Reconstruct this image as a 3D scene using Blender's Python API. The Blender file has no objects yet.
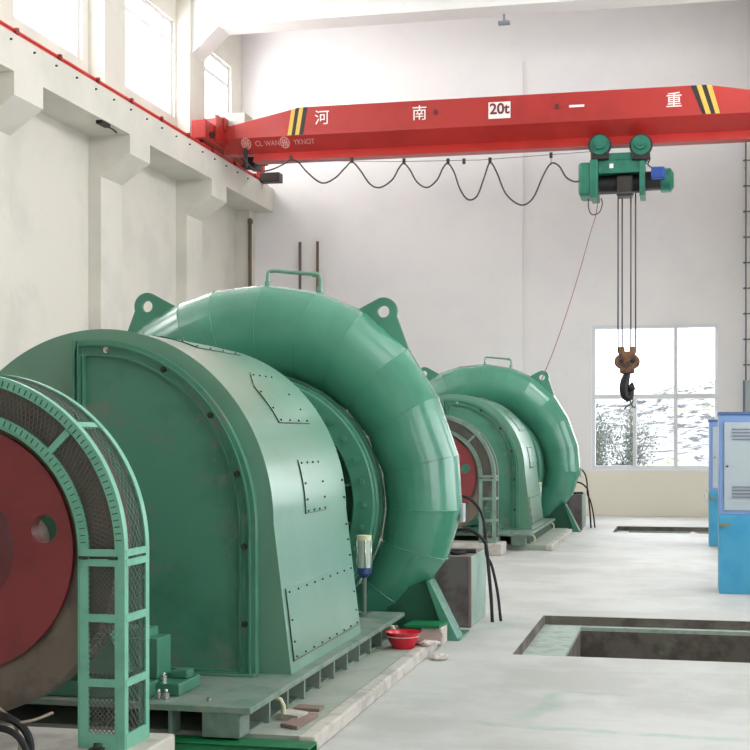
import bpy, bmesh, math, random
from mathutils import Vector, Matrix
from mathutils.geometry import tessellate_polygon
random.seed(7)
PI = math.pi
S = bpy.context.scene
COL = S.collection

# ------------------------------------------------------------------ camera
EYE = 1.5
F = 1363.0
TH = math.atan(311 / F)
CT, ST = math.cos(TH), math.sin(TH)
cam_d = bpy.data.cameras.new('camera')
cam = bpy.data.objects.new('camera', cam_d)
COL.objects.link(cam)
cam.location = (0, 0, EYE)
cam.rotation_euler = (PI / 2, 0, TH)
cam_d.sensor_width = 36
cam_d.lens = 36 * F / 750
cam_d.shift_y = 62 / 750
cam_d.clip_start = 0.05
cam_d.clip_end = 400
S.camera = cam


def on_y(x, y, Y):
    """the world X and Z of a measured photo point that lies in the plane at depth Y"""
    k = (x - 686) * CT / F
    X = k * Y * CT / (1 + k * ST)
    d = Y * CT - X * ST
    return X, EYE - (y - 437) * d / F


# ------------------------------------------------------------------ materials
def lin(c):
    out = []
    for v in c:
        v /= 255
        out.append(v / 12.92 if v <= 0.04045 else ((v + 0.055) / 1.055) ** 2.4)
    return out


class NT:
    def __init__(s, m):
        m.use_nodes = True
        s.t = m.node_tree
        s.n = s.t.nodes
        s.b = s.n['Principled BSDF']
        s.tc = s.n.new('ShaderNodeTexCoord')

    def link(s, a, b):
        s.t.links.new(a, b)

    def noise(s, scale, detail=4, rough=.6, src=None, stretch=None):
        n = s.n.new('ShaderNodeTexNoise')
        n.inputs['Scale'].default_value = scale
        n.inputs['Detail'].default_value = detail
        n.inputs['Roughness'].default_value = rough
        v = src or s.tc.outputs['Object']
        if stretch:
            mp = s.n.new('ShaderNodeMapping')
            mp.inputs['Scale'].default_value = stretch
            s.link(v, mp.inputs['Vector'])
            v = mp.outputs[0]
        s.link(v, n.inputs['Vector'])
        return n.outputs['Fac']

    def ramp(s, fac, lo, hi, a=0.0, b=1.0):
        r = s.n.new('ShaderNodeMapRange')
        r.interpolation_type = 'SMOOTHSTEP'
        r.inputs[1].default_value = lo
        r.inputs[2].default_value = hi
        r.inputs[3].default_value = a
        r.inputs[4].default_value = b
        s.link(fac, r.inputs[0])
        return r.outputs[0]

    def mix(s, fac, a, b):
        m = s.n.new('ShaderNodeMix')
        m.data_type = 'RGBA'
        if isinstance(fac, float):
            m.inputs[0].default_value = fac
        else:
            s.link(fac, m.inputs[0])
        for v, i in ((a, 6), (b, 7)):
            if isinstance(v, (tuple, list)):
                m.inputs[i].default_value = (*lin(v), 1)
            else:
                s.link(v, m.inputs[i])
        return m.outputs[2]

    def math(s, op, a, b=None, c=None):
        m = s.n.new('ShaderNodeMath')
        m.operation = op
        for i, v in enumerate((a, b, c)):
            if v is None:
                continue
            if isinstance(v, (int, float)):
                m.inputs[i].default_value = v
            else:
                s.link(v, m.inputs[i])
        return m.outputs[0]

    def sep(s, src=None):
        x = s.n.new('ShaderNodeSeparateXYZ')
        s.link(src or s.tc.outputs['Object'], x.inputs[0])
        return x.outputs

    def bump(s, h, strength, dist=.01):
        b = s.n.new('ShaderNodeBump')
        b.inputs['Strength'].default_value = strength
        b.inputs['Distance'].default_value = dist
        s.link(h, b.inputs['Height'])
        s.link(b.outputs[0], s.b.inputs['Normal'])


def mat(name, col, rough=.5, metal=0.0, col2=None, scale=3.0, lo=.45, hi=.65, coat=0.0,
        bump=0.0, bscale=30.0, dirt=None, dscale=1.2, dlo=.55, dhi=.75, spec=.5, stretch=None):
    m = bpy.data.materials.new(name)
    t = NT(m)
    b = t.b
    b.inputs['Roughness'].default_value = rough
    b.inputs['Metallic'].default_value = metal
    b.inputs['Specular IOR Level'].default_value = spec
    if coat:
        b.inputs['Coat Weight'].default_value = coat
        b.inputs['Coat Roughness'].default_value = .18
    if col2:
        c = t.mix(t.ramp(t.noise(scale, stretch=stretch), lo, hi), col, col2)
    else:
        c = None
        b.inputs['Base Color'].default_value = (*lin(col), 1)
    if dirt:
        c = t.mix(t.ramp(t.noise(dscale, 6, .7), dlo, dhi), c if c else col, dirt)
    if c:
        t.link(c, b.inputs['Base Color'])
    if bump:
        t.bump(t.noise(bscale), bump)
    return m


M = {}
M['green'] = mat('green_machine_paint', (70, 132, 108), .34, col2=(60, 120, 96), scale=2.2, coat=.25,
                 dirt=(96, 142, 120), dscale=1.7, dlo=.56, dhi=.78, bump=.04, bscale=14)
M['volute'] = mat('green_casing_paint', (72, 142, 116), .26, col2=(62, 130, 106), scale=1.4, coat=.5,
                  bump=.05, bscale=5)
M['cover'] = mat('dusty_green_cover_paint', (80, 140, 116), .42, col2=(68, 126, 102), scale=2.0, coat=.1,
                 dirt=(112, 132, 116), dscale=3.0, dlo=.52, dhi=.68, bump=.05, bscale=8)
M['hood'] = mat('pale_green_hood_paint', (106, 152, 130), .34, col2=(98, 145, 122), scale=1.5, coat=.9,
                bump=.03, bscale=6)
M['mint'] = mat('mint_guard_paint', (118, 184, 158), .4, col2=(106, 172, 146), scale=9)
M['basegreen'] = mat('worn_green_base_paint', (124, 142, 130), .5, col2=(96, 126, 110), scale=5,
                     dirt=(140, 142, 132), dscale=4, dlo=.5, dhi=.7)
M['rung'] = mat('grey_rung_steel', (112, 114, 118), .5)
M['darkgreen'] = mat('dark_green_shade_paint', (38, 92, 72), .5, col2=(30, 78, 60))  # shade of recess, gussets and base opening put into a darker green
M['hoistgreen'] = mat('teal_hoist_paint', (32, 118, 96), .4, col2=(26, 102, 84), scale=6)
M['channel'] = mat('bright_green_channel_paint', (10, 120, 72), .5, col2=(14, 104, 62), scale=9)
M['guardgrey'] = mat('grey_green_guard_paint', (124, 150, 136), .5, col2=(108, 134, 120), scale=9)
M['mesh'] = mat('grey_green_wire', (100, 104, 98), .5, .3)
M['red'] = mat('red_flywheel_paint', (130, 50, 52), .5, col2=(118, 46, 48), scale=3, dirt=(112, 62, 58),
               dscale=6, dlo=.58, dhi=.75)
M['darkred'] = mat('dark_red_hub_paint', (96, 34, 34), .5, col2=(70, 26, 26))
M['steel'] = mat('dull_machined_steel', (112, 102, 92), .5, .25, col2=(92, 82, 74), scale=5,
                 dirt=(76, 68, 60), dscale=3)
M['bolt'] = mat('dark_bolt_steel', (60, 70, 64), .5, .5)
M['bright'] = mat('bright_bolt_steel', (205, 205, 200), .25, .9)
M['black'] = mat('black_rubber', (22, 22, 24), .6)
M['grille'] = mat('brown_black_interior', (58, 42, 40), .8, col2=(44, 34, 34))
M['girder'] = mat('red_crane_paint', (168, 36, 30), .4, col2=(158, 30, 26), scale=1.5, coat=.2)
M['girderdark'] = M['girder']
M['rail'] = mat('red_rail_paint', (206, 64, 56), .45)
M['clip'] = mat('dark_red_clip', (140, 44, 38), .5)
M['white'] = mat('white_lettering', (238, 234, 230), .6)
M['darklet'] = mat('maroon_numerals', (110, 34, 44), .6)
M['yellow'] = mat('yellow_stripe_paint', (206, 170, 74), .5)
M['stripeblack'] = mat('black_stripe_paint', (34, 28, 26), .5)
M['pvcbox'] = mat('cream_cabinet_paint', (196, 194, 182), .5)
M['frame'] = mat('white_window_frame', (226, 228, 232), .4)
M['cable'] = mat('grey_cable', (60, 58, 62), .6)
M['rope'] = mat('steel_rope', (88, 86, 92), .45, .4)
M['rust'] = mat('rusty_yellow_block', (124, 88, 58), .6, col2=(70, 44, 36), scale=9, lo=.4, hi=.6)
M['hook'] = mat('black_forged_hook', (36, 34, 38), .5, .3)
M['blue'] = mat('motor_blue', (28, 70, 150), .4)
M['cabblue'] = mat('sky_blue_cabinet_paint', (70, 158, 196), .42, col2=(58, 150, 192), scale=3)
M['cabslate'] = mat('slate_blue_cabinet_frame', (120, 150, 200), .42)
M['cabtop'] = mat('dark_blue_cabinet_top', (76, 104, 152), .4)
M['cabgrey'] = mat('light_grey_cabinet_door', (172, 184, 190), .4)
M['slot'] = mat('louvre_shade_and_fitting_grey', (120, 126, 140), .6)  # louvre shade put into the grey; plain grey on ladder and fittings
M['brass'] = mat('brass_handle', (176, 150, 96), .35, .8)
M['bowl'] = mat('red_plastic_bowl', (206, 26, 50), .25, coat=.4)
M['rag'] = mat('white_rag', (226, 220, 216), .8, col2=(186, 176, 172), scale=20)
M['block'] = mat('dark_weathered_concrete', (116, 108, 106), .8, col2=(92, 82, 82), scale=4,
                 dirt=(130, 118, 112), dscale=7, bump=.2)
M['paint_side'] = mat('pale_green_painted_concrete', (152, 176, 164), .7, col2=(136, 160, 148))
M['pad'] = mat('pale_concrete', (196, 192, 184), .85, col2=(172, 168, 160), scale=6, bump=.3)
M['pit'] = mat('rough_pit_concrete', (112, 106, 98), .9, col2=(86, 80, 74), scale=4,
               dirt=(126, 124, 112), dscale=3, bump=.4, bscale=18)
M['ledge'] = mat('painted_ledge', (172, 186, 176), .8, col2=(150, 162, 152), scale=10, bump=.2)
M['plinth'] = mat('grey_green_plinth', (166, 174, 162), .8, col2=(150, 160, 148), scale=3,
                  dirt=(186, 184, 172), dscale=3)
M['bar'] = mat('grey_green_bar', (96, 116, 104), .55)
M['cyl'] = mat('clear_grease_cup', (176, 196, 182), .2, coat=.4)
M['cap'] = mat('cream_cap', (214, 214, 178), .4)
M['cupblue'] = mat('blue_cup_base', (40, 70, 122), .4)
M['twine'] = mat('pale_twine', (168, 156, 140), .8)
M['faint'] = mat('faded_pink_lettering', (216, 150, 148), .6)
M['brick'] = mat('brown_brick', (142, 120, 112), .85)
M['rock'] = mat('pale_rock', (178, 178, 174), .9, col2=(130, 130, 128), scale=1.0, bump=.3, bscale=5)
M['hill'] = mat('snowy_hillside', (164, 166, 168), .95, col2=(78, 80, 84), scale=1.6, lo=.50, hi=.58,
                dirt=(166, 174, 138), dscale=.35, dlo=.56, dhi=.66)
M['bush'] = mat('grey_green_foliage', (92, 98, 92), .8, col2=(150, 156, 146), scale=8)
M['soil'] = mat('pale_yard', (176, 178, 168), .95, col2=(160, 168, 138), scale=.5)
M['rustpipe'] = mat('stained_pipe', (112, 98, 88), .7)


def make_wall_mat(name, col, col2, band=None):
    m = bpy.data.materials.new(name)
    t = NT(m)
    c = t.mix(t.ramp(t.noise(.7, 5, .6), .42, .62), col, col2)
    c = t.mix(t.ramp(t.noise(7, 3, .6), .62, .74, 0, .06 if band else .12), c, (176, 170, 160))
    if band:
        z = t.sep()[2]
        c = t.mix(t.ramp(t.math('ADD', z, t.math('MULTIPLY', t.noise(3), .02)), band - .03, band + .03), (240, 234, 218), c)
    t.link(c, t.b.inputs['Base Color'])
    t.b.inputs['Roughness'].default_value = .85
    t.bump(t.noise(9), .03)
    return m


M['wallback'] = make_wall_mat('back_wall_plaster', (240, 238, 238), (235, 234, 236), band=.86)
M['wallleft'] = make_wall_mat('left_wall_plaster', (218, 214, 204), (208, 205, 196))
M['ceil'] = make_wall_mat('ceiling_plaster', (232, 232, 230), (228, 227, 224))


def make_floor_mat():
    m = bpy.data.materials.new('pale_concrete_floor')
    t = NT(m)
    xyz = t.sep()
    c = t.mix(t.ramp(t.noise(.8, 6, .65), .4, .62), (204, 205, 202), (186, 187, 183))
    c = t.mix(t.ramp(t.noise(2.0, 6, .7, stretch=(.4, 2.4, 1)), .54, .7, 0, .6), c, (180, 182, 176))
    c = t.mix(t.ramp(t.noise(24, 3, .6), .6, .75, 0, .25), c, (168, 166, 158))
    # greenish paint marks left on the concrete
    wob = t.math('MULTIPLY', t.math('SUBTRACT', t.noise(1.6), .5), .22)

    def seg(ax, ay, bx, by, w):
        dx, dy = bx - ax, by - ay
        L = math.hypot(dx, dy)
        ux, uy = dx / L, dy / L
        px = t.math('SUBTRACT', xyz[0], ax)
        py = t.math('SUBTRACT', xyz[1], ay)
        along = t.math('ADD', t.math('MULTIPLY', px, ux), t.math('MULTIPLY', py, uy))
        acr = t.math('ABSOLUTE', t.math('ADD', t.math('ADD', t.math('MULTIPLY', px, -uy), t.math('MULTIPLY', py, ux)), wob))
        ma = t.math('MULTIPLY', t.ramp(along, -.1, .1), t.ramp(along, L - .1, L + .2, 1, 0))
        return t.math('MULTIPLY', ma, t.ramp(acr, w * .3, w * 1.3, 1, 0))
    brk = t.ramp(t.noise(5), .35, .6, .2, .8)
    for args in STAINS:
        k = t.math('MULTIPLY', seg(*args), brk)
        c = t.mix(t.math('MULTIPLY', k, .6), c, (138, 180, 160))
    t.link(c, t.b.inputs['Base Color'])
    t.b.inputs['Roughness'].default_value = .55
    t.b.inputs['Specular IOR Level'].default_value = .35
    t.bump(t.noise(12), .08)
    return m


STAINS = [(-1.067, 7.115, -0.822, 7.044, 0.05), (-0.822, 7.044, 0.308, 6.968, 0.05), (-0.848, 7.269, -0.705, 8.063, 0.08), (-0.705, 8.063, -0.363, 8.045, 0.03), (-0.077, 7.896, 0.176, 7.924, 0.04), (-1.55, 10.6, -1.4, 10.9, 0.1)]
M['floor'] = make_floor_mat()

g = bpy.data.materials.new('window_glass')
g.use_nodes = True
gn = g.node_tree
gn.nodes.clear()
o_ = gn.nodes.new('ShaderNodeOutputMaterial')
a_ = gn.nodes.new('ShaderNodeBsdfTransparent')
b_ = gn.nodes.new('ShaderNodeBsdfGlossy')
b_.inputs['Roughness'].default_value = .03
m_ = gn.nodes.new('ShaderNodeMixShader')
m_.inputs[0].default_value = .05
gn.links.new(a_.outputs[0], m_.inputs[1])
gn.links.new(b_.outputs[0], m_.inputs[2])
gn.links.new(m_.outputs[0], o_.inputs[0])
M['glass'] = g


# ------------------------------------------------------------------ mesh building
class MB:
    def __init__(s):
        s.v, s.f, s.sm = [], [], []

    def add(s, vs, fs, smooth=False):
        o = len(s.v)
        s.v += [tuple(v) for v in vs]
        for f in fs:
            s.f.append(tuple(i + o for i in f))
            s.sm.append(smooth)
        return s

    def box(s, x0, x1, y0, y1, z0, z1, b=0.0):
        if b <= 0:
            vs = [(x, y, z) for z in (z0, z1) for y in (y0, y1) for x in (x0, x1)]
            fs = [(0, 2, 3, 1), (4, 5, 7, 6), (0, 1, 5, 4), (2, 6, 7, 3), (0, 4, 6, 2), (1, 3, 7, 5)]
            return s.add(vs, fs)
        bm = bmesh.new()
        bmesh.ops.create_cube(bm, size=1)
        bmesh.ops.scale(bm, vec=(x1 - x0, y1 - y0, z1 - z0), verts=bm.verts)
        bmesh.ops.translate(bm, vec=((x0 + x1) / 2, (y0 + y1) / 2, (z0 + z1) / 2), verts=bm.verts)
        bmesh.ops.bevel(bm, geom=bm.edges[:], offset=b, segments=2, affect='EDGES', profile=.5)
        bm.verts.index_update()
        s.add([v.co for v in bm.verts], [[v.index for v in f.verts] for f in bm.faces])
        bm.free()
        return s

    def bar(s, p, q, w, h, up=(0, 0, 1)):
        """a rectangular bar from p to q, w wide and h deep"""
        p, q = Vector(p), Vector(q)
        d = (q - p).normalized()
        a = d.cross(Vector(up))
        if a.length < 1e-4:
            a = d.cross(Vector((1, 0, 0)))
        a.normalize()
        c = a.cross(d).normalized()
        vs = [e + a * (sx * w / 2) + c * (sy * h / 2) for e in (p, q) for sx, sy in ((-1, -1), (1, -1), (1, 1), (-1, 1))]
        return s.add(vs, [(3, 2, 1, 0), (4, 5, 6, 7), (0, 1, 5, 4), (1, 2, 6, 5), (2, 3, 7, 6), (3, 0, 4, 7)])

    def cyl(s, p, q, r, n=16, r2=None, smooth=True, cap=True):
        p, q = Vector(p), Vector(q)
        r2 = r if r2 is None else r2
        d = (q - p).normalized()
        a = d.orthogonal().normalized()
        c = d.cross(a)
        vs = []
        for e, rr in ((p, r), (q, r2)):
            for i in range(n):
                t = 2 * PI * i / n
                vs.append(e + a * (math.cos(t) * rr) + c * (math.sin(t) * rr))
        s.add(vs, [(i, (i + 1) % n, n + (i + 1) % n, n + i) for i in range(n)], smooth)
        if cap:
            s.add(vs[:n], [tuple(range(n - 1, -1, -1))])
            s.add(vs[n:], [tuple(range(n))])
        return s

    def tube(s, pts, r, n=8, closed=False):
        pts = [Vector(p) for p in pts]
        k = len(pts)
        rs = r if isinstance(r, (list, tuple)) else [r] * k
        rings = []
        a = None
        for i in range(k):
            if closed:
                d = pts[(i + 1) % k] - pts[i - 1]
            else:
                d = pts[min(i + 1, k - 1)] - pts[max(i - 1, 0)]
            d.normalize()
            a = d.orthogonal().normalized() if a is None else (a - d * a.dot(d)).normalized()
            c = d.cross(a)
            rings.append([pts[i] + a * (math.cos(2 * PI * j / n) * rs[i]) + c * (math.sin(2 * PI * j / n) * rs[i]) for j in range(n)])
        vs = [v for rg in rings for v in rg]
        fs = []
        for i in range(k if closed else k - 1):
            i2 = (i + 1) % k
            for j in range(n):
                fs.append((i * n + j, i * n + (j + 1) % n, i2 * n + (j + 1) % n, i2 * n + j))
        s.add(vs, fs, True)
        if not closed:
            s.add(rings[0], [tuple(range(n - 1, -1, -1))])
            s.add(rings[-1], [tuple(range(n))])
        return s

    def lathe_y(s, cx, cz, prof, n=64, smooth=True, a0=0.0, a1=2 * PI):
        """turn a profile of (radius, y) about an axis along Y"""
        full = abs(a1 - a0 - 2 * PI) < 1e-6
        m = n if full else n + 1
        k = len(prof)
        vs = []
        for i in range(m):
            t = a0 + (a1 - a0) * i / n
            for r, y in prof:
                vs.append((cx + r * math.cos(t), y, cz + r * math.sin(t)))
        fs = []
        for i in range(n):
            i2 = (i + 1) % m
            for j in range(k - 1):
                fs.append((i * k + j, i * k + j + 1, i2 * k + j + 1, i2 * k + j))
        # duplicate profile points give sharp edges
        return s.add(vs, fs, smooth)

    def lathe_z(s, cx, cy, prof, n=32, smooth=True):
        k = len(prof)
        vs = []
        for i in range(n):
            t = 2 * PI * i / n
            for r, z in prof:
                vs.append((cx + r * math.cos(t), cy + r * math.sin(t), z))
        fs = []
        for i in range(n):
            i2 = (i + 1) % n
            for j in range(k - 1):
                fs.append((i * k + j, i2 * k + j, i2 * k + j + 1, i * k + j + 1))
        return s.add(vs, fs, smooth)

    def plate(s, outer, holes, fn0, fn1, smooth_side=False):
        """a flat plate with holes: 2D outlines mapped to 3D by fn0 (one face) and fn1 (the other)"""
        loops = [outer] + list(holes)
        tris = tessellate_polygon([[Vector((p[0], p[1], 0)) for p in l] for l in loops])
        flat = [p for l in loops for p in l]
        s.add([fn0(*p) for p in flat], tris)
        s.add([fn1(*p) for p in flat], [tuple(reversed(t)) for t in tris])
        for l in loops:
            n = len(l)
            s.add([fn0(*p) for p in l] + [fn1(*p) for p in l],
                  [(i, (i + 1) % n, n + (i + 1) % n, n + i) for i in range(n)], smooth_side)
        return s

    def plate_y(s, outer, holes, y0, y1, sm=False):
        return s.plate(outer, holes, lambda a, b: (a, y0, b), lambda a, b: (a, y1, b), sm)

    def plate_x(s, outer, holes, x0, x1):
        return s.plate(outer, holes, lambda a, b: (x0, a, b), lambda a, b: (x1, a, b))

    def plate_z(s, outer, holes, z0, z1):
        return s.plate(outer, holes, lambda a, b: (a, b, z0), lambda a, b: (a, b, z1))

    def ribbon(s, p, q, w, t, nrm):
        """a thin strand of wire mesh"""
        p, q, nrm = Vector(p), Vector(q), Vector(nrm)
        d = q - p
        if d.length < 1e-5:
            return
        a = d.cross(nrm).normalized() * (w / 2)
        c = nrm.normalized() * (t / 2)
        vs = [p - a - c, p + a - c, p + a + c, p - a + c, q - a - c, q + a - c, q + a + c, q - a + c]
        s.add(vs, [(0, 1, 5, 4), (1, 2, 6, 5), (2, 3, 7, 6), (3, 0, 4, 7)])

    def mesh(s, name, m, origin):
        me = bpy.data.meshes.new(name)
        me.from_pydata([tuple(Vector(v) - origin) for v in s.v], [], s.f)
        me.materials.append(m)
        me.polygons.foreach_set('use_smooth', s.sm)
        bm = bmesh.new()
        bm.from_mesh(me)
        bmesh.ops.remove_doubles(bm, verts=bm.verts, dist=1e-5)
        bmesh.ops.recalc_face_normals(bm, faces=bm.faces)
        for e in bm.edges:
            if len(e.link_faces) == 2 and e.calc_face_angle(0) > math.radians(35):
                e.smooth = False
        bm.to_mesh(me)
        bm.free()
        return me


def origin_of(o):
    v = Vector((0, 0, 0))
    while o:
        v += o.location
        o = o.parent
    return v


def part(name, mb, m, parent, label=None, kind=None):
    me = mb.mesh(name, m, origin_of(parent))
    o = bpy.data.objects.new(name, me)
    COL.objects.link(o)
    o.parent = parent
    if label:
        o['label'] = label
    if kind:
        o['kind'] = kind
    return o


def thing(name, label, cat, loc, group=None):
    o = bpy.data.objects.new(name, None)
    o.empty_display_size = .2
    COL.objects.link(o)
    o.location = loc
    o['label'] = label
    o['category'] = cat
    if group:
        o['group'] = group
    return o


def solo(name, mb, m, label, cat, group=None, kind=None):
    xs = [v[0] for v in mb.v]
    ys = [v[1] for v in mb.v]
    zs = [v[2] for v in mb.v]
    org = Vector(((min(xs) + max(xs)) / 2, (min(ys) + max(ys)) / 2, min(zs)))
    o = bpy.data.objects.new(name, mb.mesh(name, m, org))
    o.location = org
    COL.objects.link(o)
    o['label'] = label
    o['category'] = cat
    if group:
        o['group'] = group
    if kind:
        o['kind'] = kind
    return o


def struct(name, mb, m, label=None):
    o = bpy.data.objects.new(name, mb.mesh(name, m, Vector((0, 0, 0))))
    COL.objects.link(o)
    o['kind'] = 'structure'
    if label:
        o['label'] = label
    return o


def copy_tree(o, parent=None):
    c = o.copy()
    COL.objects.link(c)
    c.parent = parent
    for ch in list(o.children):
        copy_tree(ch, c)
    return c


def repeat(first, spots):
    """individual copies of a small part: spots are offsets from the first one"""
    for dx, dy, dz in spots:
        c = first.copy()
        COL.objects.link(c)
        c.parent = first.parent
        c.location = first.location + Vector((dx, dy, dz))


def circ(cx, cz, r, n=32, a0=0.0, a1=2 * PI, end=False):
    return [(cx + r * math.cos(a0 + (a1 - a0) * i / n), cz + r * math.sin(a0 + (a1 - a0) * i / n)) for i in range(n + (1 if end else 0))]


def rect(x0, x1, y0, y1):
    return [(x0, y0), (x1, y0), (x1, y1), (x0, y1)]


def bez(pts, n=10):
    """smooth curve through points"""
    P = [Vector(p) for p in pts]
    P = [P[0] * 2 - P[1]] + P + [P[-1] * 2 - P[-2]]
    out = []
    for i in range(1, len(P) - 2):
        for k in range(n):
            t = k / n
            a, b, c, d = P[i - 1], P[i], P[i + 1], P[i + 2]
            out.append(.5 * ((2 * b) + (c - a) * t + (2 * a - 5 * b + 4 * c - d) * t * t + (3 * b - a - 3 * c + d) * t ** 3))
    out.append(P[-2])
    return out


def lettering(name, text, size, x, y, z, m, parent, depth=.004, label=None, sx=1.0, bold=0.0):
    cu = bpy.data.curves.new(name, 'FONT')
    cu.body = text
    cu.size = size
    cu.align_x = 'CENTER'
    cu.align_y = 'CENTER'
    cu.extrude = depth
    cu.offset = bold
    tmp = bpy.data.objects.new('lettering_source', cu)
    COL.objects.link(tmp)
    bpy.context.view_layer.update()
    dg = bpy.context.evaluated_depsgraph_get()
    me = bpy.data.meshes.new_from_object(tmp.evaluated_get(dg))
    bpy.data.objects.remove(tmp)
    org = origin_of(parent)
    for v in me.vertices:
        c = v.co.copy()
        v.co = Vector((x + c.x * sx, y + c.z * -1, z + c.y)) - org
    me.materials.clear()
    me.materials.append(m)
    o = bpy.data.objects.new(name, me)
    COL.objects.link(o)
    o.parent = parent
    if label:
        o['label'] = label
    return o


# ------------------------------------------------------------------ the building
AX, AZ = -3.17, 1.0                    # the turbine shaft line
XL, XR, YB, ZC = -8.78, 2.1, 26.35, 9.7
YF = -3.0
DY = 11.75                             # the second set stands this much further
PITN = (-1.17, 1.2, 9.38, 11.5)
PITF = (-1.13, 1.2, 21.75, 23.3)
MP = [(-4.75, -2.02, 9.80 + d, 10.55 + d) for d in (0, DY)]
b = MB()
b.plate_z(rect(XL - .2, XR + .2, YF, YB + .2), [rect(*PITN), rect(*PITF)] + [rect(*m) for m in MP], 0, -.12)
struct('floor', b, M['floor'])


def pit(n, r, depth, inset):
    x0, x1, y0, y1 = r
    b = MB()
    zl = -.16
    b.plate_z(rect(x0 - .15, x1 + .15, y0 - .15, y1 + .15), [rect(x0 + inset, x1, y0 + inset * .3, y1 - inset * .35)], -.075, -.105)
    struct('trim_%d' % n, b, M['ledge'])
    b = MB()
    b.plate_z(rect(x0, x1 + .15, y0, y1), [rect(x0 + inset, x1, y0 + inset * .3, y1 - inset * .35)], -.105, -depth)
    b.box(x0, x0 + .012, y0, y1, -.075, -.002)
    b.box(x0, x1, y1 - .012, y1, -.075, -.002)
    b.box(x0, x1 + .1, y0, y1, -depth - .1, -depth)
    struct('trim_%d' % (n + 1), b, M['pit'])


pit(1, PITN, 1.3, .32)
pit(3, PITF, 1.3, .2)
for i, m in enumerate(MP):
    b = MB()
    b.plate_z(rect(m[0] - .15, m[1] + .15, m[2] - .15, m[3] + .15), [rect(*m)], -.12, -1.2)
    b.box(m[0] - .1, m[1] + .1, m[2] - .1, m[3] + .1, -1.3, -1.2)
    struct('trim_%d' % (5 + i), b, M['pit'])

# back wall with its window, a shallow pilaster in the middle
WB = (-1.76, .60, .885, 3.63)
b = MB()
b.plate_y(rect(XL, XR, 0, ZC), [rect(*WB)], YB, YB + .3)
struct('wall_back', b, M['wallback'])
b = MB().box(-3.55, -3.08, YB - .04, YB, 0, 8.75)
struct('trim_7', b, M['wallback'])

# left wall and its upper windows
LW = [(5.5, 7.9), (9.3, 11.6), (12.95, 15.2), (16.55, 18.85), (20.35, 22.62), (24.15, 25.68)]  # nearest three are out of view, added for daylight
b = MB()
b.plate_x([(YF, 0), (YB + .3, 0), (YB + .3, ZC), (YF, ZC)], [[(a, 7.12), (c, 7.12), (c, 8.82), (a, 8.82)] for a, c in LW], XL, XL - .3)
struct('wall_left', b, M['wallleft'])
RW_ADDED = [(-1.1, 2.3), (4.5, 8.2), (9.6, 13.2), (14.6, 18.2), (19.8, 22.4)]  # unseen openings put in for light; the first fills in near the camera
b = MB()
b.plate_x([(YF, 0), (YB + .3, 0), (YB + .3, ZC), (YF, ZC)],
          [[(a, 1.0), (c, 1.0), (c, 3.6), (a, 3.6)] for a, c in RW_ADDED] + [[(a, 7.12), (c, 7.12), (c, 8.82), (a, 8.82)] for a, c in RW_ADDED], XR, XR + .3)
struct('wall_right', b, M['wallleft'])
struct('wall_front', MB().box(XL - .3, XR + .3, YF - .2, YF, 0, ZC), M['wallleft'])  # unseen end wall, closed so less light reaches the camera-facing sides
b = MB().box(XL - .3, XR + .3, YF, YB + .3, ZC, ZC + .2)
struct('ceiling', b, M['ceil'])


def window(n, fn, u0, u1, v0, v1, vs, hs, fw=.06, d0=.06, d1=.14, sash=None):
    """fn maps (u, v, depth) to the world; vs and hs are mullion and transom lines"""
    holes = []
    cols = [u0] + vs + [u1]
    b = MB()
    rows = [v0] + hs + [v1]
    for r in range(len(rows) - 1):
        cc = cols if not sash else [u0] + sash[r] + [u1]
        for k in range(len(cc) - 1):
            a0 = cc[k] + (fw if k == 0 else fw * .5)
            a1 = cc[k + 1] - (fw if k == len(cc) - 2 else fw * .5)
            c0 = rows[r] + (fw if r == 0 else fw * .62)
            c1 = rows[r + 1] - (fw if r == len(rows) - 2 else fw * .62)
            holes.append([(a0, c0), (a1, c0), (a1, c1), (a0, c1)])
    b.plate([(u0, v0), (u1, v0), (u1, v1), (u0, v1)], holes, lambda a, c: fn(a, c, d0), lambda a, c: fn(a, c, d1))
    fr = struct('window_%d' % n, b, M['frame'])
    gm = MB()
    for h in holes:
        gm.plate(h, [], lambda a, c: fn(a, c, d0 + .035), lambda a, c: fn(a, c, d0 + .041))
    part('pane', gm, M['glass'], fr)
    return fr


window(1, lambda u, v, d: (u, YB + d, v), *WB, [-.19], [2.27], .07, sash=[[-.95, -.19], [-.19]])
n = 2
for a, c in LW:
    mid = c - (c - a) * .3
    window(n, lambda u, v, d: (XL - d, u, v), a, c, 7.12, 8.82, [a + (c - a) * .45, mid], [8.44], .07, sash=[[a + .5 * (c - a), c - .32], [a + .5 * (c - a), c - .32]])
    n += 1
for a, c in RW_ADDED:
    for z0, z1 in ((1.0, 3.6), (7.12, 8.82)):
        window(n, lambda u, v, d: (XR + d, u, v), a, c, z0, z1, [], [z0 + (z1 - z0) * .7], .07, sash=[[(a + c) / 2], [(a + c) / 2]])
        n += 1

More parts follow.
